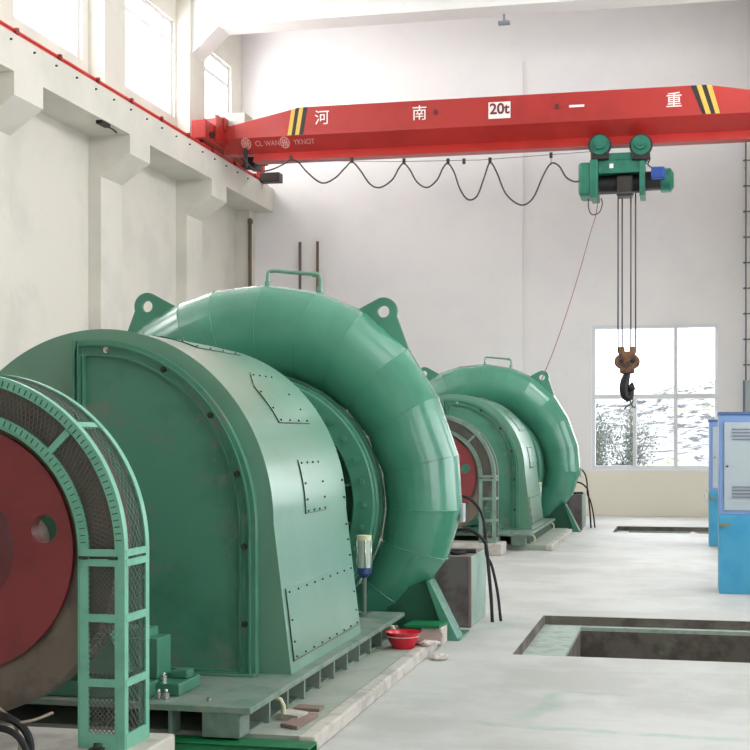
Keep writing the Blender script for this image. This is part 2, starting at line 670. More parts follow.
# columns, corbels, runway beams, roof beams
t_i = 8
ZONES = [(8.24, 9.02), (11.85, 12.63), (15.46, 16.24), (19.07, 19.85), (22.68, 23.46)]
for y0, y1 in ZONES:
    b = MB()
    b.box(XL, -8.58, y0, y1, 0, 6.5)
    b.box(XL, -8.52, y0, y1, 6.5, ZC)
    poly = [(-8.58, 6.03), (-8.11, 6.03), (-8.11, 5.74), (-8.58, 5.42)]
    b.plate_y(poly, [], y0, y1)
    struct('trim_%d' % t_i, b, M['wallleft'])
    t_i += 1
    b = MB()
    ym0, ym1 = y0 + .1, y1 - .1
    b.plate_y([(-8.52, 8.28), (-8.02, 8.74), (1.6, 8.74), (XR, 8.28), (XR, ZC), (-8.52, ZC)], [], ym0, ym1)
    struct('trim_%d' % t_i, b, M['ceil'])
    t_i += 1
b = MB().box(XL, -8.11, YF, YB, 6.03, 6.5, 0)
struct('trim_%d' % t_i, b, M['wallleft'])
b = MB().box(1.55, XR, YF, YB, 6.03, 6.5, 0)
struct('trim_%d' % (t_i + 1), b, M['wallleft'])
t_i += 2
# stained lower corner pilaster at the back left
b = MB().box(XL, -8.5, 25.95, YB, 0, 6.03)
struct('trim_%d' % t_i, b, M['wallleft'])
t_i += 1

# crane rails (each carries its clips)
for sx, ylab, lab in ((-8.2, 'left', 'red painted crane rail on the concrete runway beam along the left wall'),):
    t = thing('crane_rail', lab, 'rail', (sx, 12, 6.5))
    part('rail_bar', MB().box(sx + .03, sx + .06, YF, 26.0, 6.5, 6.55).box(sx + .01, sx + .08, YF, 26.0, 6.545, 6.568).box(sx, sx + .09, YF, 26.0, 6.5, 6.51), M['rail'], t)
    first = None
    y = 13.1
    k = 0
    spots = []
    while y < 25.5:
        if first is None:
            first = part('clip', MB().box(sx + .07, sx + .115, y, y + .05, 6.5, 6.58), M['clip'], t)
            y_first = y
        else:
            spots.append((0, y - y_first, 0))
        y += 1.2
    repeat(first, spots)
# bolts along the face of the runway beam
first = None
sp = []
for k in range(19):
    y = 13.5 + k * .62
    if first is None:
        first = solo('anchor_bolt', MB().cyl((-8.11, y, 6.40), (-8.085, y, 6.40), .014, 8), M['bolt'],
                     'small dark anchor bolt in the row along the white runway beam face', 'bolt', 'anchor bolts along the runway beam')
    else:
        c = first.copy()
        COL.objects.link(c)
        c.location = first.location + Vector((0, k * .62, 0))
# rail end stop
t = thing('rail_end_stop', 'dark red buffer stop at the far end of the left crane rail', 'buffer', (-8.15, 25.5, 6.5))
part('stop_post', MB().box(-8.2, -8.06, 25.5, 25.62, 6.5, 6.85, .01), M['girder'], t)
part('buffer', MB().box(-8.12, -7.72, 25.45, 25.7, 6.48, 6.66, .01), M['stripeblack'], t)


# ------------------------------------------------------------------ the turbine sets
NEAR = []


def reg(o):
    NEAR.append(o)
    return o


def bolt_y(x, y, z, r=.014, h=.02):
    return MB().cyl((x, y, z), (x, y - h, z), r, 6, smooth=False)


# --- flywheel
FY = 5.5
t = reg(thing('flywheel', 'red-centred grey steel flywheel inside the nearest mesh guard', 'flywheel', (AX, FY + .12, .25)))
RH = .552
hub_holes = [circ(AX + .425 * math.cos(a), AZ + .425 * math.sin(a), .062, 24) for a in [math.radians(13 + 90 * k) for k in range(4)]]
part('rim', MB().lathe_y(AX, AZ, [(.60, FY + .03), (.752, FY + .03), (.752, FY + .21), (.60, FY + .21), (.545, FY + .12), (.545, FY + .05), (.60, FY + .03)], 96), M['steel'], t, 'dull grey steel rim')
part('disc', MB().plate_y(circ(AX, AZ, RH, 96), hub_holes, FY + .025, FY + .10, True), M['red'], t, 'red painted disc with round holes')
part('hub', MB().lathe_y(AX, AZ, [(.0, FY - .12), (.10, FY - .12), (.13, FY - .10), (.13, FY - .02), (.24, FY + .0), (.275, FY + .03), (.275, FY + .15), (0, FY + .15)], 48), M['darkred'], t, 'dark red boss')

# --- guard
t = reg(thing('flywheel_guard', 'mint green arched mesh guard around the nearest flywheel', 'guard', (AX, FY + .12, .15)))
GY0, GY1 = FY, FY + .25
ZB = .15


def arch(r0, r1, z_bot):
    out = [(AX + r1, z_bot)] + circ(AX, AZ, r1, 48, 0, PI, True) + [(AX - r1, z_bot)]
    inn = [(AX - r0, z_bot)] + circ(AX, AZ, r0, 48, PI, 0, True) + [(AX + r0, z_bot)]
    return out + inn


outer_band = part('outer_band', MB().plate_y(arch(.745, .785, ZB), [], GY0 - .012, GY0 + .006), M['mint'], t)
inner_band = part('inner_band', MB().plate_y(arch(.582, .620, ZB), [], GY0 - .012, GY0 + .006), M['mint'], t)
part('inner_lip', MB().plate_y(arch(.573, .580, ZB), [], GY0 - .012, GY0 + .02), M['mint'], t)
part('rear_band', MB().plate_y(arch(.75, .785, ZB), [], GY1 - .01, GY1 + .01), M['mint'], t)
part('edge_lip', MB().plate_y(arch(.785, .793, ZB), [], GY1 - .03, GY1 + .01), M['mint'], t)
part('edge_lip', MB().plate_y(arch(.785, .791, ZB), [], GY0 - .012, GY0 + .028), M['mint'], t)
for ang in (45, 90, 135):
    a = math.radians(ang)
    ca, sa = math.cos(a), math.sin(a)
    part('spoke', MB().bar((AX + .6 * ca, GY0, AZ + .6 * sa), (AX + .74 * ca, GY0, AZ + .74 * sa), .03, .02, (0, 1, 0)), M['mint'], t)
    part('cross_bar', MB().bar((AX + .78 * ca, GY0, AZ + .78 * sa), (AX + .78 * ca, GY1, AZ + .78 * sa), .03, .012, (ca, 0, sa)), M['mint'], t)
for sx in (1, -1):
    for z, h in ((.998, .03), (.955, .03), (.715, .034), (.435, .034), (.18, .07)):
        xa, xb = AX + sx * .59, AX + sx * .765
        part('front_rail', MB().box(min(xa, xb), max(xa, xb), GY0 - .014, GY0 + .006, z - h / 2, z + h / 2), M['mint'], t)
        xa = AX + sx * .784
        part('side_rail', MB().box(min(xa, xa + sx * .01), max(xa, xa + sx * .01), GY0, GY1, z - h / 2, z + h / 2), M['mint'], t)
    xa = AX + sx * .60
    for xx in (.60, .74):
        bx = part('joint_bolt', MB().cyl((AX + sx * xx, GY0 - .03, .976), (AX + sx * xx, GY0 + .0, .976), .008, 6).box(AX + sx * xx - .02, AX + sx * xx + .02, GY0 - .022, GY0 - .014, .969, .983), M['bolt'], t)
part('floor_bolt', MB().cyl((AX + .67, GY0 - .02, .15), (AX + .67, GY0 - .02, .175), .02, 8).box(AX + .64, AX + .70, GY0 - .05, GY0, .15, .158), M['bolt'], t)
# wire mesh front: arched band then straight legs
mm = MB()
r0, r1 = .620, .745
nd = 100
dr = 2
for k in range(nd + 3):
    for sgn in (1, -1):
        for j in range(3):
            ra, rb = r0 + (r1 - r0) * j / 3, r0 + (r1 - r0) * (j + 1) / 3
            ta = PI * (k + sgn * j) / nd
            tb = PI * (k + sgn * (j + 1)) / nd
            if min(ta, tb) < -.001 or max(ta, tb) > PI + .001:
                continue
            mm.ribbon((AX + ra * math.cos(ta), GY0, AZ + ra * math.sin(ta)), (AX + rb * math.cos(tb), GY0, AZ + rb * math.sin(tb)), .0035, .002, (0, 1, 0))


def flat_mesh(mm, fn, u0, u1, v0, v1, nu, nv, w, nrm):
    du, dv = (u1 - u0) / nu, (v1 - v0) / nv
    for i in range(nu):
        for j in range(nv):
            a, b_ = u0 + i * du, v0 + j * dv
            if (i + j) % 2 == 0:
                mm.ribbon(fn(a, b_), fn(a + du, b_ + dv), w, .002, nrm)
            else:
                mm.ribbon(fn(a, b_ + dv), fn(a + du, b_), w, .002, nrm)


for sx in (1, -1):
    flat_mesh(mm, lambda u, v: (AX + sx * u, GY0, v), .620, .745, .18, .99, 12, 68, .0035, (0, 1, 0))
part('front_mesh', mm, M['mesh'], t, 'expanded metal mesh')
mm = MB()
R_ = .782
for k in range(100):
    for j in range(12):
        ta, tb = PI * k / 100, PI * (k + 1) / 100
        ya, yb = GY0 + .01 + (GY1 - .02 - GY0) * j / 12, GY0 + .01 + (GY1 - .02 - GY0) * (j + 1) / 12
        if (k + j) % 2:
            ya, yb = yb, ya
        tm = (ta + tb) / 2
        mm.ribbon((AX + R_ * math.cos(ta), ya, AZ + R_ * math.sin(ta)), (AX + R_ * math.cos(tb), yb, AZ + R_ * math.sin(tb)), .0035, .002, (math.cos(tm), 0, math.sin(tm)))
for sx in (1, -1):
    flat_mesh(mm, lambda u, v: (AX + sx * R_, u, v), GY0, GY1, .18, .99, 12, 42, .0035, (1, 0, 0))
part('side_mesh', mm, M['mesh'], t, 'expanded metal mesh')
# rows of rivets on both bands
for rr, nr, par in ((.601, 60, inner_band), (.765, 80, outer_band)):
    a0 = math.radians(4)
    x0, z0 = AX + rr * math.cos(a0), AZ + rr * math.sin(a0)
    for k in range(nr):
        a = math.radians(4 + 172 * k / (nr - 1))
        ca, sa = math.cos(a), math.sin(a)
        part('rivet', MB().bar((AX + (rr - .013) * ca, GY0 - .013, AZ + (rr - .013) * sa), (AX + (rr + .013) * ca, GY0 - .013, AZ + (rr + .013) * sa), .0035, .004, (0, 1, 0)), M['bolt'], par)

t.location.x += .02

# --- bearing pedestal and shaft between flywheel and generator
t = reg(thing('bearing_pedestal', 'green bearing pedestal with bright bolts behind the nearest flywheel guard', 'bearing', (AX, 6.3, .22)))
part('pedestal', MB().plate_y([(AX - .5, .34), (AX + .5, .34), (AX + .22, 1.0), (AX - .22, 1.0)], [], 6.22, 6.48), M['green'], t)
part('bearing_cap', MB().lathe_y(AX, AZ, [(.0, 6.2), (.2, 6.2), (.24, 6.24), (.24, 6.46), (.2, 6.5), (0, 6.5)], 40), M['green'], t)
part('shaft', MB().cyl((AX, 5.66, AZ), (AX, 6.74, AZ), .11, 32), M['steel'], t)
part('foot', MB().box(AX - .78, AX + .62, 6.19, 6.62, .225, .30, .006).box(AX + .62, AX + .74, 6.32, 6.62, .225, .285, .006), M['green'], t)
part('side_block', MB().box(AX + .36, AX + .62, 6.34, 6.52, .30, .50, .006).box(AX + .36, AX + .56, 6.36, 6.5, .50, .545, .006), M['green'], t)
part('clamp_block', MB().box(AX + .64, AX + .73, 6.46, 6.56, .285, .325, .008), M['green'], t)
for (x, y, z) in ((AX + .66, 6.25, .225), (AX + .70, 6.25, .225), (AX + .64, 6.37, .285)):
    part('bolt', MB().cyl((x, y, z), (x, y, z + .03), .017, 6, smooth=False).cyl((x, y, z + .03), (x, y, z + .045), .009, 8), M['bright'], t, 'bright steel bolt')

# --- base frame
t = reg(thing('base_frame', 'worn green steel base frame with gusset ribs under the nearest generator', 'base frame', (AX, 7.9, .07)))
BX0, BX1, BY0, BY1 = -4.34, -2.0, 6.13, 9.60
part('top_plate', MB().box(BX0, BX1, BY0, BY1, .192, .222, .004).box(-2.4, BX1, 9.59, 9.74, .192, .222, .004), M['basegreen'], t)
part('web', MB().box(-2.26, -2.22, 6.3, 9.6, .07, .193), M['basegreen'], t)
part('web', MB().box(-4.12, -4.08, 6.3, 9.6, .07, .193), M['basegreen'], t)
part('bottom_flange', MB().box(-2.3, -2.06, 6.3, 9.6, .066, .078), M['basegreen'], t)
part('bottom_flange', MB().box(-4.28, -4.02, 6.3, 9.6, .066, .078), M['basegreen'], t)
part('front_beam', MB().box(-4.1, -2.26, 6.9, 6.93, .07, .193), M['darkgreen'], t)
part('front_plate', MB().box(-2.25, -2.06, 6.15, 6.30, .07, .193, .004), M['basegreen'], t)
part('front_post', MB().box(-2.42, -2.40, 6.15, 6.26, .07, .193), M['basegreen'], t)
first = part('gusset', MB().box(-2.24, -2.03, 6.52, 6.545, .07, .193), M['basegreen'], t)
repeat(first, [(0, .32 * k, 0) for k in range(1, 10)])
first = part('gusset', MB().box(-4.31, -4.10, 6.52, 6.545, .07, .193), M['basegreen'], t)
repeat(first, [(0, .32 * k, 0) for k in range(1, 10)])
for y in (6.62, 9.33):
    part('jacking_rod', MB().tube([(-2.04, y, .185), (-2.0, y, .17), (-1.985, y, .14), (-1.985, y, .08)], .012), M['cap'], t, 'pale bent rod')
part('nut', MB().cyl((-2.25, 6.25, .222), (-2.25, 6.25, .24), .014, 6, smooth=False), M['bright'], t)

# --- generator
t = reg(thing('generator', 'rounded green generator housing with bolted panels in the foreground', 'generator', (AX, 7.8, .222)))
Z0 = .222
RG = 1.0


def dome(r, z_bot, flare=0.0, rz=None, n=48):
    rz = rz or r
    pts = [(AX + r * math.cos(PI * i / n), AZ + rz * math.sin(PI * i / n)) for i in range(n + 1)]
    return [(AX + r + flare, z_bot)] + pts + [(AX - r - flare, z_bot)]


CY = 6.95


def halfdome(a, b_, x_left, z_bot, n=40):
    """right half of the casing outline: straight side, arch, cut at the seam"""
    pts = [(x_left, z_bot), (AX + a, z_bot)]
    for i in range(n + 1):
        t_ = PI * .56 * i / n
        x, z = AX + a * math.cos(t_), AZ + b_ * math.sin(t_)
        if x < x_left:
            break
        pts.append((x, z))
    pts.append((x_left, AZ + b_ * math.sqrt(max(0, 1 - ((x_left - AX) / a) ** 2))))
    return pts


SX = AX - .10
part('end_cover', MB().plate_y(halfdome(.915, 1.015, SX, Z0), [], CY + .02, 7.051, True), M['cover'], t)
fl = halfdome(.93, 1.035, SX, Z0)
fi = halfdome(.84, .945, SX + .03, Z0 + .03)
part('front_flange', MB().plate_y(fl, [fi], CY, CY + .022, True), M['cover'], t)
part('flange_lip', MB().plate_y(halfdome(.905, 1.01, SX + .01, Z0 + .01), [halfdome(.895, 1.0, SX + .02, Z0 + .02)], CY - .022, CY + .002, True), M['green'], t)
part('inner_lip', MB().plate_y(halfdome(.85, .955, SX + .02, Z0 + .02), [halfdome(.84, .945, SX + .03, Z0 + .03)], CY - .012, CY + .002, True), M['green'], t)
part('seam_flange', MB().box(SX - .015, SX - .004, CY - .03, 7.05, .6, 2.03).box(SX + .035, SX + .045, CY - .01, CY + .02, .6, 1.98), M['cover'], t)
part('foot_strip', MB().box(AX - .9, AX + .93, CY - .04, CY + .02, Z0, Z0 + .014, .003), M['cover'], t)
for k, dg in enumerate((-5, 18, 39, 62, 85)):
    a = math.radians(dg)
    x, z = AX + .872 * math.cos(a), AZ + .98 * math.sin(a)
    part('flange_bolt', MB().cyl((x, CY, z), (x, CY - .010, z), .017, 16).cyl((x, CY - .01, z), (x, CY - .025, z), .010, 6, smooth=False), M['bolt'] if k != 4 else M['bright'], t)
x, z = AX + .872, .50
part('flange_bolt', MB().cyl((x, CY, z), (x, CY - .010, z), .017, 16).cyl((x, CY - .01, z), (x, CY - .025, z), .010, 6, smooth=False), M['bolt'], t)
HY0, HY1 = 7.05, 8.66
HR, HB, HZ_ = 1.0, 1.065, 1.035
hoodp = [(AX + HR + .10, Z0)] + [(AX + HR * math.cos(PI * i / 64), HZ_ + HB * math.sin(PI * i / 64)) for i in range(65)] + [(AX - HR - .10, Z0)]
hood = part('hood', MB().plate_y(hoodp, [], HY0, HY1, True), M['hood'], t, 'pale glossy green hood')


def hood_pt(s, y, off=0.0):
    """a point on the hood: s > 0 is an angle in degrees above the shaft, s < 0 a drop below it in metres"""
    if s >= 0:
        a = math.radians(s)
        n = Vector((math.cos(a) / HR, 0, math.sin(a) / HB)).normalized()
        return Vector((AX + HR * math.cos(a), y, HZ_ + HB * math.sin(a))) + n * off
    k = -s / (HZ_ - Z0)
    return Vector((AX + HR + .10 * k + off, y, HZ_ + s))


def hood_patch(s0, s1, y0, y1, clip=.0, ns=12):
    b = MB()
    th = .005
    rows = []
    for i in range(ns + 1):
        s = s0 + (s1 - s0) * i / ns
        rows.append([hood_pt(s, y0 + clip * max(0, 1 - 3 * i / ns), th), hood_pt(s, y1, th), hood_pt(s, y1, -.002), hood_pt(s, y0 + clip * max(0, 1 - 3 * i / ns), -.002)])
    vs = [v for r in rows for v in r]
    fs = []
    for i in range(ns):
        for j in range(4):
            fs.append((i * 4 + j, i * 4 + (j + 1) % 4, i * 4 + 4 + (j + 1) % 4, i * 4 + 4 + j))
    fs += [(0, 1, 2, 3), (ns * 4 + 3, ns * 4 + 2, ns * 4 + 1, ns * 4)]
    b.add(vs, fs, True)
    return b


for (s0, s1, y0, y1, cl) in ((93, 68, 7.55, 8.35, .25), (53, 31, 7.62, 8.28, .24), (18, 1, 7.68, 8.15, .0), (-.36, -.75, 7.12, 8.62, .0)):
    ip = part('inspection_cover', hood_patch(s0, s1, y0, y1, cl), M['hood'], hood)
    part('joint_line', hood_patch(s1 + (.003 if s1 < 0 else 0.15), s1 - (.003 if s1 < 0 else .15), y0 - .01, y1, 0, 1), M['bolt'], hood)
    sm = [s0 + (s1 - s0) * k / 8 for k in range(9)]
    jl = MB()
    for k in range(8):
        c0 = y0 + cl * max(0, 1 - 3 * k / 8)
        c1 = y0 + cl * max(0, 1 - 3 * (k + 1) / 8)
        jl.tube([hood_pt(sm[k], c0 - .004, .004), hood_pt(sm[k + 1], c1 - .004, .004)], .0035, 5)
    part('joint_line', jl, M['bolt'], hood)
    pts = []
    big = (y1 - y0) > 1.2
    for k in range(9 if big else 4):
        pts.append((s1 - (s1 - s0) * .04, y0 + .05 + (y1 - y0 - .1) * k / (8 if big else 3)))
        pts.append((s0 + (s1 - s0) * .06, y0 + (cl if cl else .05) + (y1 - y0 - .05 - (cl if cl else .05)) * k / (8 if big else 3)))
    for k in (1, 2):
        pts.append((s0 + (s1 - s0) * (.15 + .3 * k), y0 + .04))
        pts.append((s0 + (s1 - s0) * (.15 + .3 * k), y1 - .04))
    for s, y in pts:
        p, q = hood_pt(s, y, .004), hood_pt(s, y, .012)
        part('screw', MB().cyl(p, q, .0065, 6), M['bolt'], ip)
# edge screws near the rear rim
for s in (10, 4, -.1, -.2, -.3):
    part('screw', MB().cyl(hood_pt(s, 8.60, .0), hood_pt(s, 8.60, .01), .0065, 6), M['bolt'], hood)

# --- turbine: spiral casing
t = reg(thing('spiral_casing', 'large green segmented spiral turbine casing in the middle of the photo', 'turbine', (AX, 10.15, 0)))
VY = 10.15
TAB = [(-180, 1.80), (-90, 1.74), (-35, 1.712), (0, 1.685), (30, 1.655), (40, 1.63), (54, 1.575), (70, 1.545), (92, 1.53), (105, 1.485), (122, 1.40), (150, 1.30), (180, 1.22)]


def Rv(p):
    for (a, ra), (b_, rb) in zip(TAB, TAB[1:]):
        if a <= p <= b_:
            return ra + (rb - ra) * (p - a) / (b_ - a)
    return TAB[-1][1]


seams = [-180, -162, -144, -126, -108, -91, -73, -54, -35, -24, -14, 0, 15, 29, 44, 59, 76.5, 92, 106.5, 125, 143, 161, 180]
RIN, WID, NS = .97, .11, 28


def section(p):
    R = Rv(p)
    r = (R - RIN + .03) / 2
    Rc = R - r
    a_ = math.asin(WID / r)
    out = [(RIN, -WID)]
    for i in range(NS + 1):
        t_ = (PI - a_) - (2 * PI - 2 * a_) * i / NS
        out.append((Rc + r * math.cos(t_), -r * math.sin(t_)))
    out.append((RIN, WID))
    a = math.radians(p)
    return [Vector((AX + q * math.sin(a), VY + y, AZ + q * math.cos(a))) for q, y in out]


vol = MB()
secs = [section(p) for p in seams]
K = len(secs[0])
for s0, s1 in zip(secs, secs[1:]):
    vol.add(s0 + s1, [(i, i + 1, K + i + 1, K + i) for i in range(K - 1)], True)
vol.add(secs[-1], [tuple(range(K))])
vol.add(secs[0], [tuple(range(K))])
me_o = part('volute', vol, M['volute'], t)
# keep the mitred seams crisp
me = me_o.data
bm = bmesh.new()
bm.from_mesh(me)
sset = set()
org = origin_of(t)
for s_ in secs:
    for v in s_:
        sset.add(tuple(round(c, 3) for c in (v - org)))
for e in bm.edges:
    a, b_ = e.verts
    ka, kb = tuple(round(c, 3) for c in a.co), tuple(round(c, 3) for c in b_.co)
    fa = len(e.link_faces) == 2 and e.calc_face_angle(0) > math.radians(4)
    da = math.atan2(a.co.x, a.co.z - AZ)
    db = math.atan2(b_.co.x, b_.co.z - AZ)
    if fa and abs(da - db) < .01:
        e.smooth = False
bm.to_mesh(me)
bm.free()
for p, s_ in list(zip(seams, secs))[1:-1]:
    if -110 < p < 150:
        part('weld_seam', MB().tube([s_[i] for i in range(1, K - 1)], .004, 5), M['volute'], t)
# lifting lugs
for sgn, ang, lab in ((1, 34, None), (-1, -34, None)):
    hx, hz = (-2.246, 2.455) if sgn > 0 else (-4.165, 2.535)
    a = math.radians(ang)
    rad = Vector((math.sin(a), math.cos(a)))
    tan = Vector((math.cos(a), -math.sin(a)))
    c = Vector((hx, hz))
    base_in = 0
    k1, k2 = (.32, .19) if sgn > 0 else (.19, .32)
    p1 = c - rad * .13 + tan * k1
    p2 = c - rad * .12 - tan * k2
    p1b = c - rad * .42 + tan * .38
    p2b = c - rad * .42 - tan * .38
    arc = []
    aa = math.atan2(rad.y, rad.x)
    for i in range(13):
        th_ = aa - (1.3 if sgn > 0 else 1.0) + 2.3 * i / 12
        arc.append((hx + .108 * math.cos(th_), hz + .108 * math.sin(th_)))
    outl = [tuple(p1b), tuple(p1)] + arc + [tuple(p2), tuple(p2b)]
    part('lifting_lug', MB().plate_y(outl, [circ(hx, hz, .046, 24)], VY - .02, VY + .02), M['volute'], t)
# pipe handrail on top
part('vent_pipe', MB().tube(bez([(-3.17, VY, 2.66), (-3.17, VY, 2.76), (-3.14, VY, 2.79), (-2.98, VY, 2.775), (-2.79, VY, 2.755), (-2.75, VY, 2.72), (-2.75, VY, 2.58)], 6), .015, 10)
     .cyl((-3.17, VY, 2.68), (-3.17, VY, 2.71), .024, 12).cyl((-2.75, VY, 2.62), (-2.75, VY, 2.66), .024, 12)
     .cyl((-2.81, VY, 2.757), (-2.77, VY, 2.753), .022, 12), M['hood'], t, 'pale green bent pipe with unions')
# small nameplate at the right hand edge
part('name_plate', MB().box(-1.65, -1.625, VY - .05, VY + .05, .86, 1.0, .003), M['cabgrey'], t, 'small pale plate')
# head cover with bolts
part('cover_flange', MB().lathe_y(AX, AZ, [(.96, 10.02), (.96, 9.80), (.95, 9.785), (.94, 9.785), (.94, 9.76), (.93, 9.75), (.785, 9.75), (.775, 9.76), (.775, 9.92), (.30, 9.92)], 96), M['green'], t)
part('gasket_ring', MB().lathe_y(AX, AZ, [(.985, 9.86), (.985, 9.82), (.96, 9.815), (.955, 9.83)], 96), M['darkgreen'], t)
x0, z0 = AX + .86, AZ
first = part('cover_bolt', MB().cyl((x0, 9.75, z0), (x0, 9.725, z0), .024, 6, smooth=False).cyl((x0, 9.725, z0), (x0, 9.705, z0), .012, 8), M['green'], t)
repeat(first, [(.86 * math.cos(2 * PI * k / 32) - .86, 0, .86 * math.sin(2 * PI * k / 32)) for k in range(1, 32)])
part('cover_recess', MB().lathe_y(AX, AZ, [(.774, 9.915), (.30, 9.88), (.30, 9.3), (.22, 9.28), (.22, 8.74)], 64), M['darkgreen'], t)
for k in range(16):
    a = 2 * PI * (k + .5) / 16
    part('rib', MB().bar((AX + .3 * math.cos(a), 9.80, AZ + .3 * math.sin(a)), (AX + .775 * math.cos(a), 9.84, AZ + .775 * math.sin(a)), .018, .12, (0, 1, 0)), M['green'], t)
# support brackets either side
for sx in (1, -1):
    def X(v):
        return AX + sx * (v - AX)
    gus = [(X(-1.79), .44), (X(-1.63), 0.02), (X(-2.02), .02), (X(-2.10), .16), (X(-2.2), .3), (X(-2.05), .36)]
    part('support_leg', MB().plate_y([(X(-1.875), .44), (X(-1.85), .44), (X(-1.63), .0), (X(-1.72), .0)], [], 9.90, 10.14), M['volute'], t)
    for gy in (9.96, 10.08):
        part('support_gusset', MB().plate_y([(X(-1.87), .42), (X(-1.71), .015), (X(-2.05), .015), (X(-2.2), .25), (X(-2.05), .38)], [], gy, gy + .03), M['darkgreen'], t)
    part('foot_plate', MB().box(min(X(-1.62), X(-2.0)), max(X(-1.62), X(-2.0)), 9.93, 10.37, .0, .018), M['volute'], t)

# --- grease cup on the base plate
t = reg(thing('oil_cup', 'clear cylindrical oil cup with cream cap on a thin stem beside the nearest generator', 'oil cup', (-2.235, 9.45, .222)))
part('stem', MB().cyl((-2.235, 9.45, .222), (-2.235, 9.45, .53), .016, 12).cyl((-2.235, 9.45, .222), (-2.235, 9.45, .25), .05, 16), M['bar'], t)
part('base_ring', MB().cyl((-2.235, 9.45, .50), (-2.235, 9.45, .53), .03, 16, r2=.05).cyl((-2.235, 9.45, .53), (-2.235, 9.45, .57), .052, 20), M['cupblue'], t, 'blue collar')
part('glass_cup', MB().cyl((-2.235, 9.45, .57), (-2.235, 9.45, .765), .045, 24), M['cyl'], t)
part('cap', MB().cyl((-2.235, 9.45, .765), (-2.235, 9.45, .80), .052, 24), M['cap'], t, 'cream cap')
for a in (0, 1.57, 3.14, 4.71):
    part('guard_rod', MB().cyl((-2.235 + .05 * math.cos(a + .4), 9.45 + .05 * math.sin(a + .4), .56), (-2.235 + .05 * math.cos(a + .4), 9.45 + .05 * math.sin(a + .4), .77), .005, 6), M['bright'], t)

# --- concrete under the set
pb = MB().box(-4.6, -1.80, 6.28, 9.78, 0, .068)
reg(struct('trim_%d' % t_i, pb, M['plinth']))
t_i += 1
pb = MB().box(-1.80, -1.715, 6.24, 9.5, 0, .078, .012)
reg(solo('curb', pb, M['pad'], 'pale concrete curb along the right edge of the nearest machine bed', 'curb'))
pb = MB().box(-4.1, -2.27, 5.36, 5.86, 0, .148, .012)
reg(solo('concrete_pad', pb, M['pad'], 'pale concrete pad carrying the nearest flywheel guard', 'pad'))
pb = MB().box(-2.3, -1.66, 10.62, 11.42, 0, .56, .008)
t = reg(thing('concrete_pedestal', 'dark weathered concrete pedestal behind the foot of the nearest spiral casing', 'pedestal', (-1.98, 11.0, 0)))
part('block', pb, M['block'], t)
part('painted_face', MB().box(-1.66, -1.645, 10.63, 11.41, .005, .555), M['paint_side'], t, 'pale green painted side')
part('edge_strip', MB().box(-1.668, -1.648, 10.612, 10.628, .0, .56), M['brick'], t)
ps = MB()
ps.tube(bez([(-2.0, 10.75, .575), (-1.9, 10.8, .59), (-1.8, 10.72, .575), (-1.72, 10.8, .58)], 6), .016)
ps.box(-1.95, -1.85, 10.7, 10.8, .56, .59, .005)
ps.cyl((-1.9, 10.9, .575), (-1.66, 10.95, .575), .02, 10)
reg(solo('pipe_fittings', ps, M['black'], 'dark pipe fittings lying on top of the nearest concrete pedestal', 'fittings'))
hz = MB().tube(bez([(-1.98, 10.95, .60), (-1.92, 10.97, .68), (-1.82, 10.98, .745), (-1.70, 10.98, .74), (-1.60, 10.98, .66), (-1.575, 10.98, .58), (-1.56, 10.98, .42), (-1.54, 10.98, .2), (-1.53, 10.98, .0)], 8), .014)
hz2 = MB().tube(bez([(-1.86, 11.05, 1.02), (-1.74, 11.05, 1.0), (-1.64, 11.05, .90), (-1.60, 11.05, .75), (-1.59, 11.05, .55), (-1.545, 11.05, .45), (-1.50, 11.05, .25), (-1.47, 11.05, .0)], 8), .012)
reg(solo('rubber_hose', hz, M['black'], 'black hose arching low from the nearest pedestal top to the floor', 'hose', 'hoses beside the pedestals'))
reg(solo('rubber_hose', hz2, M['black'], 'thinner black hose arching higher behind the nearest pedestal down to the floor', 'hose', 'hoses beside the pedestals'))

FARLAB = {
    'flywheel': 'small red flywheel inside the distant mesh guard',
    'flywheel_guard': 'distant green mesh guard arch in front of the second generator',
    'bearing_pedestal': 'green bearing pedestal behind the distant flywheel guard',
    'base_frame': 'green ribbed base frame under the second, distant generator',
    'generator': 'second, distant green generator housing with pale curved top',
    'spiral_casing': 'second, distant green spiral casing near the back wall',
    'oil_cup': 'oil cup on a stem beside the distant generator',
    'curb': 'pale curb along the distant machine bed',
    'concrete_pad': 'pale concrete pad under the distant flywheel guard',
    'concrete_pedestal': 'dark concrete pedestal beside the distant spiral casing near the back wall',
    'pipe_fittings': 'dark fittings on the distant pedestal top',
    'rubber_hose': 'black hose arching to the floor beside the distant spiral casing',
}
hose_n = 0
for o in NEAR:
    c = copy_tree(o)
    c.location.y += DY
    base = o.name.split('.')[0]
    if base.startswith('trim'):
        c.name = 'trim_%d' % t_i
        t_i += 1
        continue
    c['label'] = FARLAB[base]
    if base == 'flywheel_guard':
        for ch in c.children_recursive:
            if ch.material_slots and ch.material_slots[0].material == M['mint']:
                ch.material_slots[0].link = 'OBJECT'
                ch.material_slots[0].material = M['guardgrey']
    if base == 'rubber_hose':
        c['label'] = ['black hose arching low to the floor beside the distant pedestal', 'black hose arching higher to the floor beside the distant pedestal'][hose_n]
        hose_n += 1

